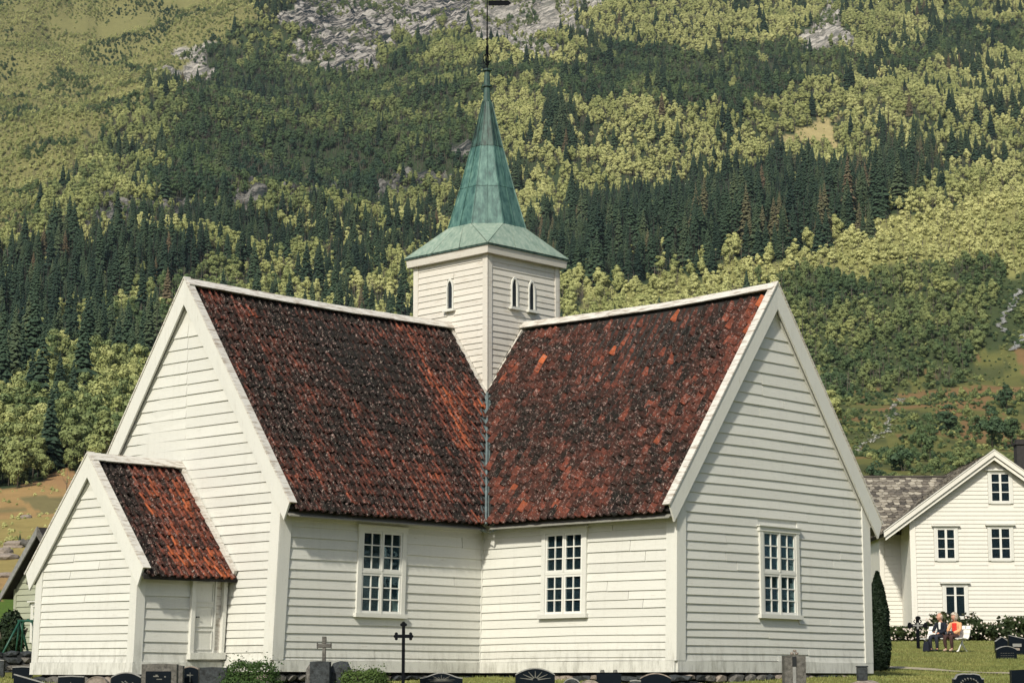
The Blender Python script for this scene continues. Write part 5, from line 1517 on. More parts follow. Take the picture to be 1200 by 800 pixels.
# ================================================================ graves
def gpos(px, Y): x = at(px, 790, Y).x; return x, Y, ground(x, Y)
def slab(px0, px1, ytop, Y, style, label, mat='polished', edge='edge', thick=.14, deco=None, cat='gravestone', tilt=0.):
    xm, y, z0 = gpos((px0+px1)/2, Y); W_ = at(px1, 790, Y).x - at(px0, 790, Y).x; h = at((px0+px1)/2, ytop, Y).z - z0
    e = empty('gravestone', (xm, y, z0), R.uniform(-.10, .10) if px1 > 320 else R.uniform(-.04, .04)); e.rotation_euler[1] = tilt; tag(e, label, cat)
    hw_ = W_/2; n = 14
    def prof(inset=0.):
        P = [(-hw_+inset, -.25), (hw_-inset, -.25)]
        for i in range(n+1):
            t = 1 - 2*i/n; x = (hw_-inset)*t
            if style == 'flat': zt = h - .012*abs(t)
            elif style == 'arch': zt = h - (.16*W_)*(t*t)
            elif style == 'round': zt = h - W_*.5*(1 - math.sqrt(max(0, 1 - t*t*.98)))
            elif style == 'shoulder': zt = h - (.02*h if abs(t) < .2 else 0) - (0.10 if abs(t) > .80 else .06*W_*(t/.8)**2 + 0)
            elif style == 'wave': zt = h - .05 + .05*math.cos(t*math.pi) - .02
            elif style == 'slant': zt = h - .09*(1+t)
            elif style == 'point': zt = h - .34*W_*abs(t)
            P.append((x, zt - inset))
        return P
    m = MB(); P = prof(); m.prism([(x, -thick/2, z) for x, z in P], [(x, thick/2, z) for x, z in P]); m.build('stone', M[mat], e)
    if edge:                                    # rough pale rim along the top
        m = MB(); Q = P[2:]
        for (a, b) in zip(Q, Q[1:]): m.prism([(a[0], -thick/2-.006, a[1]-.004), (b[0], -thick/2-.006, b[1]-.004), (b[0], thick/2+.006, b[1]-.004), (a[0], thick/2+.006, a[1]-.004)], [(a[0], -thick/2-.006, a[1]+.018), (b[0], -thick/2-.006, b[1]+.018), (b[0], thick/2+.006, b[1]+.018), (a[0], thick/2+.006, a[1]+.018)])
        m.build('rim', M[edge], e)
    if deco:
        m = MB(); y0, y1 = -thick/2-.008, -thick/2-.0005
        def seg(a, b, w_=.008):
            a = Vector((a[0], 0, a[1])); b = Vector((b[0], 0, b[1])); d = (b-a).normalized(); q = Vector((-d.z, 0, d.x))*w_
            m.prism([(p.x, y0, p.z) for p in (a-q, b-q*.3, b+q*.3, a+q)], [(p.x, y1, p.z) for p in (a-q, b-q*.3, b+q*.3, a+q)])
        c = h - .16
        if deco == 'flower':
            for k in range(9):
                a = math.pi*(.05 + .9*k/8); L = .13 if k % 2 else .20; seg((0, c), (L*math.cos(a)*1.3, c+L*math.sin(a)*.55))
            seg((-.22, c-.02), (.22, c-.02), .005)
        elif deco == 'rays':
            for k in range(7):
                a = math.pi*(k+.5)/7; seg((.05*math.cos(a), c-.05+.04*math.sin(a)), (hw_*.8*math.cos(a), c-.05+.17*math.sin(a)), .012)
            seg((-.05, h-.34), (.05, h-.34), .02)
        elif deco == 'cross': seg((0, c-.12), (0, c+.06), .014); seg((-.06, c+.01), (.06, c+.01), .014)
        elif deco == 'garland':
            for k in range(8):
                a = math.pi*(.12 + .76*k/7); p = (.17*math.cos(a), c-.06+.12*math.sin(a)); m.tube([(p[0], y0-.012, p[1]), (p[0]+.02, y0-.012, p[1]+.012)], [.034, .022], 6)
        elif deco == 'dots':
            for sx in (-.12, .12): m.tube([(sx, -.02, h+.01), (sx, -.02, h+.06)], [.045, .03], 8)
            seg((-.1, h-.22), (-.05, h-.22), .02); seg((.06, h-.25), (.10, h-.25), .015)
        elif deco == 'text':
            for j in range(3):
                xx = -hw_*.6
                while xx < hw_*.6: l_ = R.uniform(.03, .07); seg((xx, h-.2-j*.07), (xx+l_, h-.2-j*.07), .007); xx += l_+.02
        elif deco == 'marks':
            seg((-.08, c), (.02, c-.07), .01); seg((-.02, c+.01), (.05, c-.04), .01); seg((.12, c-.03), (.15, c-.03), .015); seg((-.05, c-.09), (.03, c-.09), .008)
        m.build('engraving', M['engrave'], e)
    return e, h, hw_
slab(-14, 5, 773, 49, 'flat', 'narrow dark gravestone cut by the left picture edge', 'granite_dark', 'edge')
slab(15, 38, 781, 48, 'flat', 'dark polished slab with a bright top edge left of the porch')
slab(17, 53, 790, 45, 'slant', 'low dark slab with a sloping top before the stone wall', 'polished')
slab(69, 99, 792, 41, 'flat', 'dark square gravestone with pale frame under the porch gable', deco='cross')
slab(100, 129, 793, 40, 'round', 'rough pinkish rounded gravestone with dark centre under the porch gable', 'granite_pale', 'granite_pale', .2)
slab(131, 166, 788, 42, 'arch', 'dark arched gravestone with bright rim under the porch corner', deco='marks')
e, h, _ = slab(167, 208, 777, 40, 'flat', 'grey rough framed gravestone with an inset dark plaque', 'granite', None, .22)
m = MB(); m.box(-.24, .22, -.125, -.111, -.1, h-.14); m.build('plaque', M['polished'], e)
m = MB(); 
for (a, b, c, d) in ((-.10, .0, h-.24, h-.22), (-.04, .06, h-.29, h-.275), (.10, .13, h-.25, h-.225), (-.06, -.02, h-.22, h-.20)): m.box(a, b, -.132, -.126, c, d)
m.build('engraving', M['engrave'], e)
slab(207, 215, 779, 40.6, 'flat', 'narrow grey rough stone post beside the framed gravestone', 'granite', None, .2)
slab(214, 233, 781, 41, 'arch', 'small dark gravestone with a pale cross near the porch door', deco='cross', edge='granite_pale')
slab(233, 266, 781, 43, 'flat', 'low dark plain gravestone under the porch door', 'granite_dark', None, .2)
slab(364, 387, 774, 41, 'flat', 'dark smooth stone pillar beside the rough boulder stone', 'granite_dark', None, .26)
x, y, z0 = gpos(398, 41.3)
hh = at(398, 777, 41.3).z - z0
o = link('gravestone', rock_mesh(801, .24, .2, hh*.55, 2, M['granite_dark'], .2), None, (x, y, z0 + hh*.48)); tag(o, 'rough lichened boulder gravestone behind the round bush', 'gravestone')
x, y, z0 = gpos(368, 41.6); o = link('gravestone', rock_mesh(802, .14, .15, .4, 2, M['granite'], .3), None, (x, y, z0 + .3)); tag(o, 'rough grey stone lump against the dark smooth pillar', 'gravestone')
# weathered stone cross on the pillar stone
x, y, z0 = gpos(379.5, 41.35); zb = at(380, 774, 41.35).z; zt = at(380, 744, 41.35).z; L = zt - zb
m = MB(); m.box(-.035, .035, -.03, .03, 0, L*.56); m.box(-.12, .12, -.032, .032, L*.56, L*.72); m.box(-.042, .042, -.03, .03, L*.72, L)
for s in (-1, 1): m.box(s*.12-.02*(s < 0), s*.12+.02*(s > 0), -.036, .036, L*.52, L*.77)
o = m.build('stone_cross', M['granite'], None); o.location = (x, y, zb - .02); bv = o.modifiers.new('b', 'BEVEL'); bv.width = .012; tag(o, 'small weathered grey stone cross standing on the dark pillar stone', 'cross')
# slim iron cross with trefoil ends
x, y, z0 = gpos(472.5, 41.); zt = at(472, 728, 41.).z - z0; zc = at(472, 745, 41.).z - z0
cr = empty('iron_cross', (x, y, z0)); tag(cr, 'tall slim black iron cross with trefoil ends before the left wall', 'cross')
m = MB(); m.box(-.03, .03, -.015, .015, -.3, zt-.06); m.build('shaft', M['iron'], cr)
m = MB(); m.box(-.13, -.03, -.0145, .0145, zc-.032, zc+.032); m.box(.03, .13, -.0145, .0145, zc-.032, zc+.032); m.build('crossbar', M['iron'], cr)
def disc(m, cx_, cz_, r, y0=-.017, y1=.017, n=12): m.prism([(cx_+r*math.cos(2*math.pi*i/n), y0, cz_+r*math.sin(2*math.pi*i/n)) for i in range(n)], [(cx_+r*math.cos(2*math.pi*i/n), y1, cz_+r*math.sin(2*math.pi*i/n)) for i in range(n)])
for (cx_, cz_, dx, dz) in ((0, zt-.05, 0, 1), (-.135, zc, -1, 0), (.135, zc, 1, 0)):
    m = MB(); disc(m, cx_+dx*.018, cz_+dz*.02, .034, -.017, .017); disc(m, cx_ + (.036 if dx == 0 else 0), cz_ + (.045 if dx else -.005), .03, -.0165, .0165); disc(m, cx_ - (.036 if dx == 0 else 0), cz_ - (.045 if dx else .005), .03, -.016, .016)
    m.build('trefoil', M['iron'], cr)
slab(492, 542, 787, 42, 'wave', 'black gravestone with curved pale rim and engraved flower', deco='flower')
slab(604, 650, 783, 41, 'arch', 'black arched gravestone with a fan of engraved rays', deco='rays')
slab(659, 681, 795, 40, 'round', 'low dark rounded stone with pale rim in the grass', 'granite_dark', 'edge')
slab(681, 701, 796, 40, 'arch', 'low brownish stone beside the rounded one in the grass', 'granite_pale', None)
slab(699, 728, 788, 41, 'flat', 'black gravestone with two small pale lamps on top', deco='dots', edge=None)
slab(738, 751, 797, 40, 'flat', 'low stone with a white top edge left of the pointed arch stone', 'granite_dark', 'edge')
slab(750, 786, 789, 42, 'arch', 'dark arched gravestone with pinkish rim at the church corner', edge='granite_pale')
e, h, _ = slab(918, 943, 767, 41, 'flat', 'tall rough grey stone pillar before the right gable', 'granite', None, .3)
m = MB(); m.box(-.05, .01, -.165, -.151, -.1, h-.22); m.build('pale_streak', M['edge'], e)
m = MB(); m.box(-.055, .02, -.168, -.151, h-.215, h-.03); m.build('dark_recess', M['dark'], e)
for k, (dx, r) in enumerate(((-.03, .045), (.06, .04), (0.02, .04))):
    o = link('pebble', rock_mesh(820+k, r, r, r*.8, 1, M['granite_pale'])); o.location = e.location + Vector((dx, 0, h + .03 + (.05 if k == 2 else 0))); tag(o, ['small pebble lying on the tall rough pillar, left one', 'small pebble lying on the tall rough pillar, right one', 'topmost pebble of the three on the tall rough pillar'][k], 'stone')
x, y, z0 = gpos(1012, 43); hh = at(1012, 795, 43).z - z0
o = link('gravestone', rock_mesh(830, .33, .25, hh*.6, 2, M['granite_pale'], .15), None, (x, y, z0 + hh*.4)); tag(o, 'low rounded pale stone at the right corner of the church', 'gravestone')
m = MB(); m.box(-.10, .10, -.08, .08, 0, .26); m.box(-.115, .115, -.09, .09, .26, .29)
o = m.build('lantern', M['granite_dark'], None); o.location = (x - .03, y, at(1010, 797, 43).z); bv = o.modifiers.new('b', 'BEVEL'); bv.width = .015; tag(o, 'small dark block shaped lantern on the low rounded pale stone', 'lantern')
slab(1116, 1152, 789, 42, 'shoulder', 'black shouldered gravestone with a pale flower garland', deco='garland')
slab(1184, 1215, 784, 43, 'flat', 'large black slab at the lower right picture edge', edge=None)
slab(1168, 1192, 757, 66, 'arch', 'black gravestone with a curved top alone on the back lawn', deco='text')
slab(1167, 1183, 746, 72, 'point', 'dark pointed gravestone right behind the curved black one')
e, h, _ = slab(1183, 1212, 744, 70, 'slant', 'dark polished gravestone in rough pale rim beside the shrubs', thick=.22)
m = MB(); m.box(-.28, .0, -.14, -.12, h*.42, h*.58); m.build('plaque', M['edge'], e)
m = MB(); m.box(-.22, -.06, -.14, -.12, .15, h*.36); m.build('panel', M['granite_pale'], e)
# ornate iron cross on the back lawn
x, y, z0 = gpos(1077, 76); zt = at(1077, 721, 76).z - z0; zc = at(1077, 732.5, 76).z - z0
cr = empty('iron_cross', (x, y, z0)); tag(cr, 'ornate dark cross with pale centre before the shrubs', 'cross')
m = MB(); m.box(-.055, .055, -.03, .03, -.2, zt-.1); m.build('shaft', M['iron'], cr)
m = MB(); m.box(-.26, -.055, -.028, .028, zc-.055, zc+.055); m.box(.055, .26, -.028, .028, zc-.055, zc+.055); m.build('crossbar', M['iron'], cr)
m = MB()
for a, b in ((0, zt-.08), (-.28, zc), (.28, zc)):
    for q, w_ in ((0, .07), (1, .06), (2, .06)): disc(m, a + (.05*(q-1) if a == 0 and q else 0), b + (.05*(q*2-3) if a and q else (.0)), w_, -.034-q*.001, .034+q*.001)
for sx in (-1, 1):
    for sz_ in (-1, 1): m.tube([(sx*.05, 0, zc+sz_*.05), (sx*.14, 0, zc+sz_*.14), (sx*.09, 0, zc+sz_*.2)], .022, 5)
m.build('scrollwork', M['iron'], cr)
m = MB(); m.box(-.17, .17, -.045, -.031, zc-.02, zc+.03); m.box(-.035, .035, -.047, -.032, zc-.12, zc+.1); m.build('pale_centre', M['edge'], cr)

# ================================================================ bushes, hedge, columnar thuja
def leaf_blob(name, seed, n, shape, size, mat, tilt=.6):
    rs = np.random.RandomState(seed); P = rs.normal(0, 1, (n, 3)); P /= np.linalg.norm(P, axis=1)[:, None]
    C, Nn = shape(P, rs); V, F = leaf_tris(C, Nn, size, rs, tilt); return np_mesh(name, V, F, mat)
def round_bush(px0, px1, ytop, Y, label, seed, tint):
    x, y, z0 = gpos((px0+px1)/2, Y); W_ = (at(px1, 790, Y).x - at(px0, 790, Y).x)/2; h = at((px0+px1)/2, ytop, Y).z - z0
    def sh(P, rs):
        r = rs.uniform(.72, 1.0, (len(P), 1))**.6 * (1 + .07*np.sin(P[:, :1]*7+seed) + .06*np.sin(P[:, 1:2]*9) + .05*np.sin(P[:, 2:]*11))
        C = P*r*[W_, W_, h*.62]; C[:, 2] += h*.42; k = rs.rand(len(P)) < .10; C[k] *= rs.uniform(1.0, 1.22, (k.sum(), 1)); return C, P
    e = empty('bush', (x, y, z0)); tag(e, label, 'bush')
    c = link('foliage', leaf_blob('foliage', seed, 9000, sh, .022, M['bush']), e); c['tint'] = tint
    m = MB(); [m.tube([(0, 0, -.2), (.2*math.cos(a)*W_, .2*math.sin(a)*W_, h*.4)], [.02, .012], 5) for a in (0, 2, 4)]; m.build('stem', M['bark'], e)
round_bush(256, 334, 774, 39, 'large round dark green bush at the left corner of the wall', 61, .42)
round_bush(393, 463, 784, 39, 'low round lighter green bush beside the slim iron cross', 62, .68)
x, y, z0 = gpos(1031, 57); hT = at(1031, 670, 57).z - z0; rT = (at(1043, 700, 57).x - at(1021, 700, 57).x)/2
def tsh(P, rs):
    t = rs.uniform(0, 1, len(P)); a = rs.uniform(0, 6.283, len(P)); prof = np.interp(t, [0, .05, .25, .6, .85, 1], [.5, .8, 1.0, .86, .52, .05])*rT*1.15
    r = prof*(rs.uniform(.75, 1.05, len(P)) + .10*np.sin(a*5 + t*14)); C = np.stack([r*np.cos(a), r*np.sin(a), t*hT], 1); Nn = np.stack([np.cos(a), np.sin(a), .4+0*a], 1); return C, Nn
e = empty('thuja', (x, y, z0)); tag(e, 'tall narrow dark green thuja at the right corner of the church', 'tree')
c = link('crown', leaf_blob('crown', 63, 12000, tsh, .05, M['thuja']), e); c['tint'] = .35
m = MB(); m.tube([(0, 0, -.2), (0, 0, hT*.85)], [.10, .03], 6); m.build('trunk', M['bark'], e)
x, y, z0 = gpos(16, 69); 
e = empty('bush', (at(13, 750, 69).x, 69, ground(at(13, 750, 69).x, 69))); tag(e, 'dark green bush behind the swing frame left of the green house', 'bush')
c = link('foliage', leaf_blob('foliage', 64, 3000, lambda P, rs: (P*rs.uniform(.7, 1, (len(P), 1))*[.45, .45, .9] + [0, 0, .8], P), .06, M['thuja']), e); c['tint'] = .6
link('stem', M['bush_stem'], e)

# mixed shrubs along the white house: each one its own
hl = ['small leafy shrub next to the thuja before the house wing', 'shrub with pale blossom left of the ornate cross', 'dense dark shrub right behind the ornate cross', 'low shrub with white flowers behind the empty end of the bench',
      'rose bush rising behind the seated man', 'tall thin shrub with brownish tips behind the seated woman', 'dark green shrub right of the white bench', 'dense rounded dark shrub in the middle of the border',
      'loose shrub with reddish tips in the border', 'dark shrub behind the pointed gravestone', 'tall leafy shrub close to the right picture edge', 'low pale flowered shrub at the right picture edge']
hx = [1046, 1060, 1072, 1086, 1104, 1122, 1137, 1149, 1160, 1172, 1188, 1199]
ht = [742, 736, 741, 737, 722, 719, 728, 727, 731, 733, 724, 732]
for i, (px, yt) in enumerate(zip(hx, ht)):
    Y = 84.5 + (i % 3)*.7; x, y, z0 = gpos(px, Y); h = max(.5, at(px, yt, Y).z - z0); rr_ = .42 + .12*((i*7) % 3)
    def sh(P, rs, h=h, rr_=rr_):
        k = rs.randint(0, 9, len(P)); cc = np.stack([rs.uniform(-rr_, rr_, 9), rs.uniform(-.3, .3, 9), rs.uniform(.15, .85, 9)*h], 1)
        s = rs.rand(len(P)) < .22; C = cc[k] + P*rs.uniform(.4, 1, (len(P), 1))*[rr_*.55, .3, h*.28]
        C[s, 2] = rs.uniform(.3, 1.08, s.sum())*h; C[s, 0] = cc[k[s], 0] + rs.normal(0, .05, s.sum()); C[:, 2] = np.abs(C[:, 2]); return C, P
    e = empty('shrub', (x, y, z0)); tag(e, hl[i], 'shrub')
    c = link('foliage', leaf_blob('foliage', 70+i, 1500, sh, .075, M['hedge']), e); c['tint'] = [.5, .6, .3, .5, .55, .75, .25, .3, .85, .25, .45, .6][i]
    m = MB(); [m.tube([(dx, 0, -.1), (dx*1.8, .05, h*.9)], [.018, .008], 4) for dx in (-.2, -.05, .1, .24)]; m.build('stem', M['bark'], e)
    if True:
        rs = np.random.RandomState(i); n = 60 if i in (1, 3, 4, 5, 7, 11) else 22; C = np.stack([rs.normal(0, rr_*.8, n), rs.uniform(-.5, -.1, n), rs.uniform(.1, .95, n)*h], 1); V, F = leaf_tris(C, np.tile([0, -1, .3], (n, 1)), .055, rs, .3); link('blossom', np_mesh('blossom', V, F, M['bloom']), e)

# path across the lawn
V = []; F = []; pts = [(1020, 781, 1.1), (1060, 782.5, 1.0), (1100, 785, .9), (1135, 787.5, .6), (1160, 788.5, .35), (1180, 788.6, .8), (1215, 790, .9)]
PP = []
for (px, py, w_) in pts:
    best = min(np.arange(50, 64, .1), key=lambda Y: abs(at(px, py, Y).z - ground(at(px, py, Y).x, Y))); PP.append((at(px, py, best).x, best, w_))
dense = []
for a, b in zip(PP, PP[1:]):
    for i in range(8): t = i/8; dense.append(tuple(a[k]+(b[k]-a[k])*t for k in range(3)))
for x, y, w_ in dense:
    for s in (-1, 1): yy = y + s*w_*R.uniform(.70, .82); V.append((x, yy, ground(x, yy) + .02))
for i in range(len(dense)-1): F.append((2*i, 2*i+2, 2*i+3, 2*i+1))
M['gravel'] = simple('pale_path_gravel', (.33, .29, .20), .95, .3, 9)
tag(link('path', mk_mesh('path', V, F, M['gravel'])), kind='structure')

# grass: blades in the part of the churchyard that shows
def grass(name, boxes, hgt, wid, label):
    rs = np.random.RandomState(8); Ps = []
    for (xa, xb, ya, yb, n) in boxes: Ps.append(np.stack([rs.uniform(xa, xb, n), rs.uniform(ya, yb, n)], 1))
    P = np.concatenate(Ps); dens = vnoise(P[:, 0]*1.3, P[:, 1]*.9, 77); P = P[rs.rand(len(P)) < .35 + .65*dens]
    # nothing grows inside the church, on the path
    a = -((P[:, 0]-CX)*-math.sin(TH) + (P[:, 1]-CY)*math.cos(TH)); b = (P[:, 0]-CX)*math.cos(TH) + (P[:, 1]-CY)*math.sin(TH)
    ins = ((np.abs(a) < LA+.1) & (np.abs(b) < hA+.12)) | ((np.abs(b) < LB+.1) & (np.abs(a) < hB+.12)) | ((a > 0) & (a < P_A+.1) & (np.abs(b-P_C) < P_H+.1))
    pyl = np.interp(P[:, 0], [q[0] for q in PP], [q[1] for q in PP]); pw = np.interp(P[:, 0], [q[0] for q in PP], [q[2] for q in PP])
    ins |= (P[:, 0] > PP[0][0]) & (np.abs(P[:, 1]-pyl) < pw*.75)
    P = P[~ins]; n = len(P); Z = H(P[:, 0], P[:, 1]); a = rs.uniform(0, 6.28, n); hh = hgt*rs.uniform(.5, 1.4, n); V = np.empty((n, 3, 3))
    V[:, 0] = np.stack([P[:, 0]-np.cos(a)*wid, P[:, 1]-np.sin(a)*wid, Z-.01], 1); V[:, 1] = np.stack([P[:, 0]+np.cos(a)*wid, P[:, 1]+np.sin(a)*wid, Z-.01], 1)
    V[:, 2] = np.stack([P[:, 0]+rs.normal(0, .3, n)*hh, P[:, 1]+rs.normal(0, .3, n)*hh, Z+hh], 1)
    o = link(name, np_mesh(name, V.reshape(-1, 3), np.arange(3*n).reshape(-1, 3), M['grass'])); tag(o, label, None, None, 'stuff')
m_, n_, b_ = node_mat('grass_blades'); t_ = noise(n_, wpos(n_), .6, 5, .7); t2_ = noise(n_, wpos(n_), 14, 2, .5)
r_ = ramp(n_, math_(n_, 'ADD', math_(n_, 'MULTIPLY', t_.outputs[0], .7), math_(n_, 'MULTIPLY', t2_.outputs[0], .3)), [(.3, (.09, .13, .03)), (.5, (.17, .19, .05)), (.7, (.28, .25, .08))]); n_.links.new(r_.outputs[0], b_.inputs['Base Color']); b_.inputs['Roughness'].default_value = .7
M['grass'] = m_
grass('grass', [(-12, 10.5, 39, 52, 60000), (7.5, 20, 47, 62, 60000), (10, 25, 62, 88, 60000)], .045, .012, 'short churchyard grass round the graves')

# ================================================================ the couple on the bench
bc = at(1108, 765, 73.); bx_, by_ = bc.x, 73.
bz_ = ground(bx_, by_)
BR = math.radians(-42)                              # the bench looks a little to the left
bench = empty('bench', (bx_, by_, bz_), BR); tag(bench, 'white curved bench on the lawn carrying a seated couple', 'bench')
def slat_bench():
    prof = [(-.28, .42), (-.14, .43), (0, .42), (.12, .40), (.20, .46), (.26, .58), (.31, .72), (.36, .86)]
    for k, ((y0, z0), (y1, z1)) in enumerate(zip(prof, prof[1:])):
        m = MB(); nn = Vector((0, -(z1-z0), (y1-y0))).normalized()*.022; q = .06
        a = Vector((0, y0, z0)).lerp(Vector((0, y1, z1)), q); b = Vector((0, y0, z0)).lerp(Vector((0, y1, z1)), 1-q)
        m.prism([(-.80, a.y, a.z), (.80, a.y, a.z), (.80, b.y, b.z), (-.80, b.y, b.z)], [(-.80, a.y+nn.y, a.z+nn.z), (.80, a.y+nn.y, a.z+nn.z), (.80, b.y+nn.y, b.z+nn.z), (-.80, b.y+nn.y, b.z+nn.z)])
        m.build('slat', M['white'], bench)
    for s in (-1, 1):
        m = MB(); X = s*.62
        m.tube([(X, -.26, .405), (X, 0, .395), (X, .12, .38), (X, .22, .46), (X, .34, .84)], .028, 6)
        m.tube([(X, .02, .39), (X, -.02, .24), (X, -.22, .02), (X, -.30, .0)], .03, 6); m.tube([(X, .02, .39), (X, .06, .24), (X, .28, .02), (X, .36, .0)], .03, 6)
        m.build('end_frame', M['white'], bench, True)
slat_bench()

def skin(name, parts, mat, parent, sub=2, rootidx=0, smooth=True):
    """parts: list of chains [(x,y,z,r)...]; chains may start with an int: join to that vertex index"""
    V = []; E = []; Rr = []
    for ch in parts:
        prev = None
        for p in ch:
            if isinstance(p, int): prev = p; continue
            V.append(p[:3]); Rr.append(p[3] if len(p) == 4 else (p[3], p[4])); i = len(V)-1
            if prev is not None: E.append((prev, i))
            prev = i
    me = bpy.data.meshes.new(name); me.from_pydata(V, E, []); me.materials.append(mat)
    o = link(name, me, parent); md = o.modifiers.new('skin', 'SKIN'); md.use_smooth_shade = True; md.branch_smoothing = .4
    for i, r in enumerate(Rr):
        me.skin_vertices[0].data[i].radius = (r, r) if not isinstance(r, tuple) else r
    me.skin_vertices[0].data[rootidx].use_root = True
    sb = o.modifiers.new('sub', 'SUBSURF'); sb.levels = sub; sb.render_levels = sub
    return o
SK = simple('skin_tone', (.50, .27, .19), .6, .12, 9, bumps=0)
mats = dict(navy=simple('navy_cloth', (.006, .009, .018), .9, spec=.1) if False else simple('navy_cloth', (.006, .009, .018), .9, .3, 20), grey=simple('grey_trousers', (.018, .021, .032), .9, .3, 20), red=simple('red_blouse', (.60, .035, .025), .8, .2, 20),
            tan=simple('apricot_cardigan', (.62, .33, .17), .9, .15, 20), hair_w=simple('white_hair', (.60, .54, .45), .9, .2, 40), shoe=simple('pale_shoe', (.45, .32, .25), .6), brown=simple('brown_trousers', (.05, .025, .022), .9),
            white=simple('white_shirt', (.7, .7, .68), .8), black=simple('black_leather', (.015, .015, .018), .5))
def person(px_off, label, top, legs, shirt, hair, turn, female):
    e = empty('person', (bx_, by_, bz_), BR); tag(e, label, 'person')
    ox = px_off; tn = turn
    hz = .49                                        # hip height
    # body: one continuous surface from pelvis to head, arms and legs
    hip = [(ox, .02, hz, .125, .10), (ox, .04, hz+.12, .13, .10), (ox, .05, hz+.28, .155, .10), (ox, .035, hz+.42, .165, .09), (ox, .02, hz+.50, .075, .065), (ox+.02*tn, .0, hz+.555, .056), (ox+.02*tn, -.01, hz+.60, .06)]
    L_ = []; wr = {}
    for s in (-1, 1):
        sh_ = (ox+s*.18, .03, hz+.43, .055); el = (ox+s*.23, -.08, hz+.20, .043); wrp = (ox+s*.08, -.27, hz+.14 - .02*s, .028); pal = (ox+s*.05, -.33, hz+.125 - .02*s, .032, .018)
        L_.append([3, sh_, el, wrp, pal]); wr[s] = pal
    legs_c = []
    for s in (-1, 1):
        kx = ox + s*.11 - .03; legs_c.append([0, (ox+s*.09, -.06, hz-.01, .082), (kx, -.44, hz+.01, .058), (kx+.02*s, -.42, .28, .046), (kx, -.38, .09, .033), (kx, -.44, .045, .034), (kx, -.54, .03, .028)])
    skin('body', [hip] + L_ + legs_c, SK, e)
    # hands: five fingers each, curled
    for s in (-1, 1):
        p = wr[s]; ch = []
        for k in range(4):
            fx = p[0] + (k-1.5)*.017; l = (.030, .035, .032, .024)[k]
            ch.append([(p[0]+(k-1.5)*.010, p[1]-.0, p[2], .011), (fx, p[1]-.03, p[2]-.004, .0085), (fx, p[1]-.03-l*.8, p[2]-.018, .008), (fx, p[1]-.03-l, p[2]-.040, .007)])
        ch.append([(p[0]-s*.02, p[1]+.01, p[2], .011), (p[0]-s*.042, p[1]-.015, p[2]+.002, .0095), (p[0]-s*.045, p[1]-.04, p[2]-.008, .008)])
        skin('hand', ch, SK, e, 1)
    # clothes
    def gr(c, d): return [(p if isinstance(p, int) else tuple(list(p[:3]) + [q+d for q in p[3:]])) for p in c]
    skin('jacket' if not female else 'cardigan', [gr(hip[:5], .02)] + [gr([3] + l[1:4], .018) for l in L_], mats[top], e)
    skin('trousers', [gr(hip[:2], .022)] + [gr(c[:5] + [(c[4][0], c[4][1]+.0, .13, .036)], .018) for c in legs_c], mats[legs], e)
    for s, c in zip((-1, 1), legs_c): skin('shoe', [[(c[5][0], c[5][1]+.06, .05, .045), (c[5][0], c[5][1]-.04, .045, .045), (c[6][0], c[6][1]-.02, .035, .036)]], mats['shoe' if female else 'black'], e, 1)
    m = MB(); m.prism([(ox-.075, -.085, hz+.10), (ox+.075, -.085, hz+.10), (ox+.10, -.075, hz+.46), (ox-.10, -.075, hz+.46)], [(ox-.075, .0, hz+.10), (ox+.075, .0, hz+.10), (ox+.10, .0, hz+.46), (ox-.10, .0, hz+.46)]) if female else m.prism([(ox-.035, -.085, hz+.24), (ox+.035, -.085, hz+.24), (ox+.05, -.085, hz+.49), (ox-.05, -.085, hz+.49)], [(ox-.035, .0, hz+.24), (ox+.035, .0, hz+.24), (ox+.05, .0, hz+.49), (ox-.05, .0, hz+.49)])
    o = m.build('blouse' if female else 'shirt', mats[shirt], e); bv = o.modifiers.new('b', 'BEVEL'); bv.width = .045; bv.segments = 3
    # head with face
    hd = empty('head', (ox+.02*tn, -.025, hz+.665)); hd.parent = e; hd.scale = (1.1, 1.1, 1.1); hd.rotation_euler = (math.radians(-8), 0, tn)
    bm = bmesh.new(); bmesh.ops.create_uvsphere(bm, u_segments=24, v_segments=18, radius=1)
    for v in bm.verts:
        x, y, z = v.co; w_ = .078*(1 - .22*max(0, -z)); d_ = .098
        fx, fy, fz = x*w_, y*d_, z*.118
        if y < -.55 and abs(x) < .75:
            if abs(x) < .17 and -.42 < z < .22: fy -= .022*(1-abs(x)/.17)*(1 - abs(z+.12)/.36)          # nose
            if .05 < abs(x) - .13 < .42 and -.02 < z < .28: fy += .009                                        # eye sockets
            if abs(x) < .32 and -.56 < z < -.44: fy += .006                                                   # mouth
            if z < -.7: fy -= .008
        if abs(x) > .93 and abs(y) < .35 and -.3 < z < .2: fx *= 1.10
        v.co = (fx, fy, fz)
    me = bpy.data.meshes.new('face'); bm.to_mesh(me); bm.free(); me.materials.append(SK); me.polygons.foreach_set('use_smooth', [True]*len(me.polygons))
    hd2 = link('face', me, hd)
    m = MB()
    for s in (-1, 1): m.tube([(s*.030, -.088, .018), (s*.030, -.094, .018)], [.010, .008], 8)
    m.build('eyes', mats['navy'], hd)
    m = MB(); m.tube([(-.022, -.090, -.056), (0, -.096, -.058), (.022, -.090, -.056)], [.004, .006, .004], 6); m.build('mouth', simple('lip', (.35, .12, .10), .6), hd)
    m = MB()
    for s in (-1, 1): m.tube([(s*.078, .0, -.03), (s*.086, .008, .0), (s*.080, .0, .03)], [.010, .014, .010], 6)
    m.build('ears', SK, hd)
    rs = np.random.RandomState(3+female); n = 1600; P = rs.normal(0, 1, (n, 3)); P /= np.linalg.norm(P, axis=1)[:, None]
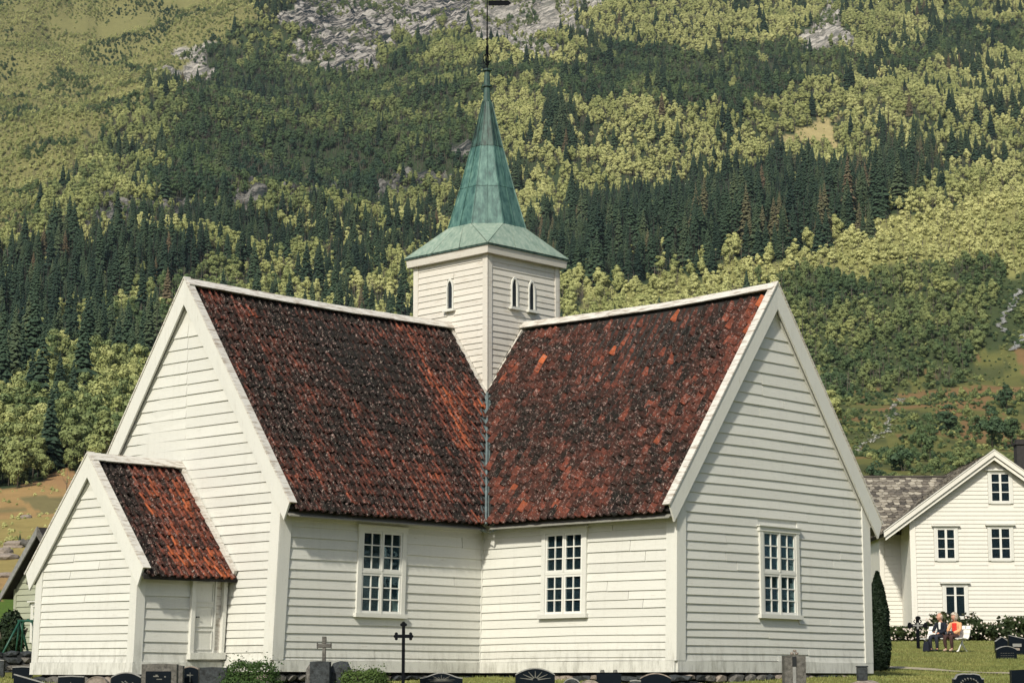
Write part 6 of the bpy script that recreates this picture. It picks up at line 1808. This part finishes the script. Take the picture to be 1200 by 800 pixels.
    if female: keep = (P[:, 2] > .35) | ((P[:, 1] > -.35) & (P[:, 2] > -.75)) ; sc_ = np.array([.098, .116, .135])
    else: keep = ((P[:, 1] > .05) & (P[:, 2] > -.45) & (P[:, 2] < .55)) | ((np.abs(P[:, 0]) > .75) & (P[:, 1] > -.2) & (P[:, 2] > -.1) & (P[:, 2] < .4)); sc_ = np.array([.084, .104, .122])
    P = P[keep]; C = P*sc_*rs.uniform(.95, 1.06, (len(P), 1)); V, F = leaf_tris(C, P, .016, rs, .3); link('hair', np_mesh('hair', V, F, mats[hair]), hd)
    return e
person(-.16, 'seated man with short white hair, dark navy jacket and dark trousers', 'navy', 'grey', 'white', 'hair_w', -.45, False)
person(.40, 'seated woman with white hair, red blouse, apricot cardigan and brown trousers', 'tan', 'brown', 'red', 'hair_w', -.35, True)
# dark bag on the grass and the small black handbag on her lap
bg_ = empty('bag', (bx_, by_, bz_), BR); tag(bg_, 'dark blue bag standing on the grass at the feet of the man', 'bag')
m = MB(); m.prism([(-.52, -.62, 0), (-.27, -.62, 0), (-.27, -.42, 0), (-.52, -.42, 0)], [(-.49, -.58, .34), (-.30, -.58, .34), (-.30, -.46, .34), (-.49, -.46, .34)]); o = m.build('body', mats['navy'], bg_); bv = o.modifiers.new('b', 'BEVEL'); bv.width = .03; bv.segments = 2
m = MB(); m.tube([(-.46, -.52, .33), (-.45, -.52, .43), (-.35, -.52, .43), (-.34, -.52, .33)], .012, 6); m.build('handle', mats['black'], bg_, True)
hbg = empty('handbag', (bx_, by_, bz_), BR); tag(hbg, 'small black handbag on the lap of the seated woman', 'bag')
m = MB(); m.prism([(.28, -.36, .56), (.52, -.36, .56), (.52, -.26, .56), (.28, -.26, .56)], [(.30, -.34, .68), (.50, -.34, .68), (.50, -.28, .68), (.30, -.28, .68)]); o = m.build('body', mats['black'], hbg); bv = o.modifiers.new('b', 'BEVEL'); bv.width = .02
m = MB(); m.tube([(.34, -.31, .67), (.36, -.31, .75), (.44, -.31, .75), (.46, -.31, .67)], .008, 6); m.build('handle', mats['black'], hbg, True)

# thin summer haze between the churchyard and the mountain
hz = MB(); hz.box(-9300, 9300, -9300, 9300, -40, 2250)
m = bpy.data.materials.new('haze'); m.use_nodes = True; n = m.node_tree
for x in list(n.nodes): n.nodes.remove(x)
o_ = n.nodes.new('ShaderNodeOutputMaterial'); v_ = n.nodes.new('ShaderNodeVolumePrincipled')
v_.inputs['Color'].default_value = (.70, .84, .95, 1); v_.inputs['Density'].default_value = .00003; v_.inputs['Anisotropy'].default_value = .2
n.links.new(v_.outputs[0], o_.inputs['Volume'])
tag(hz.build('haze', m), kind='stuff')
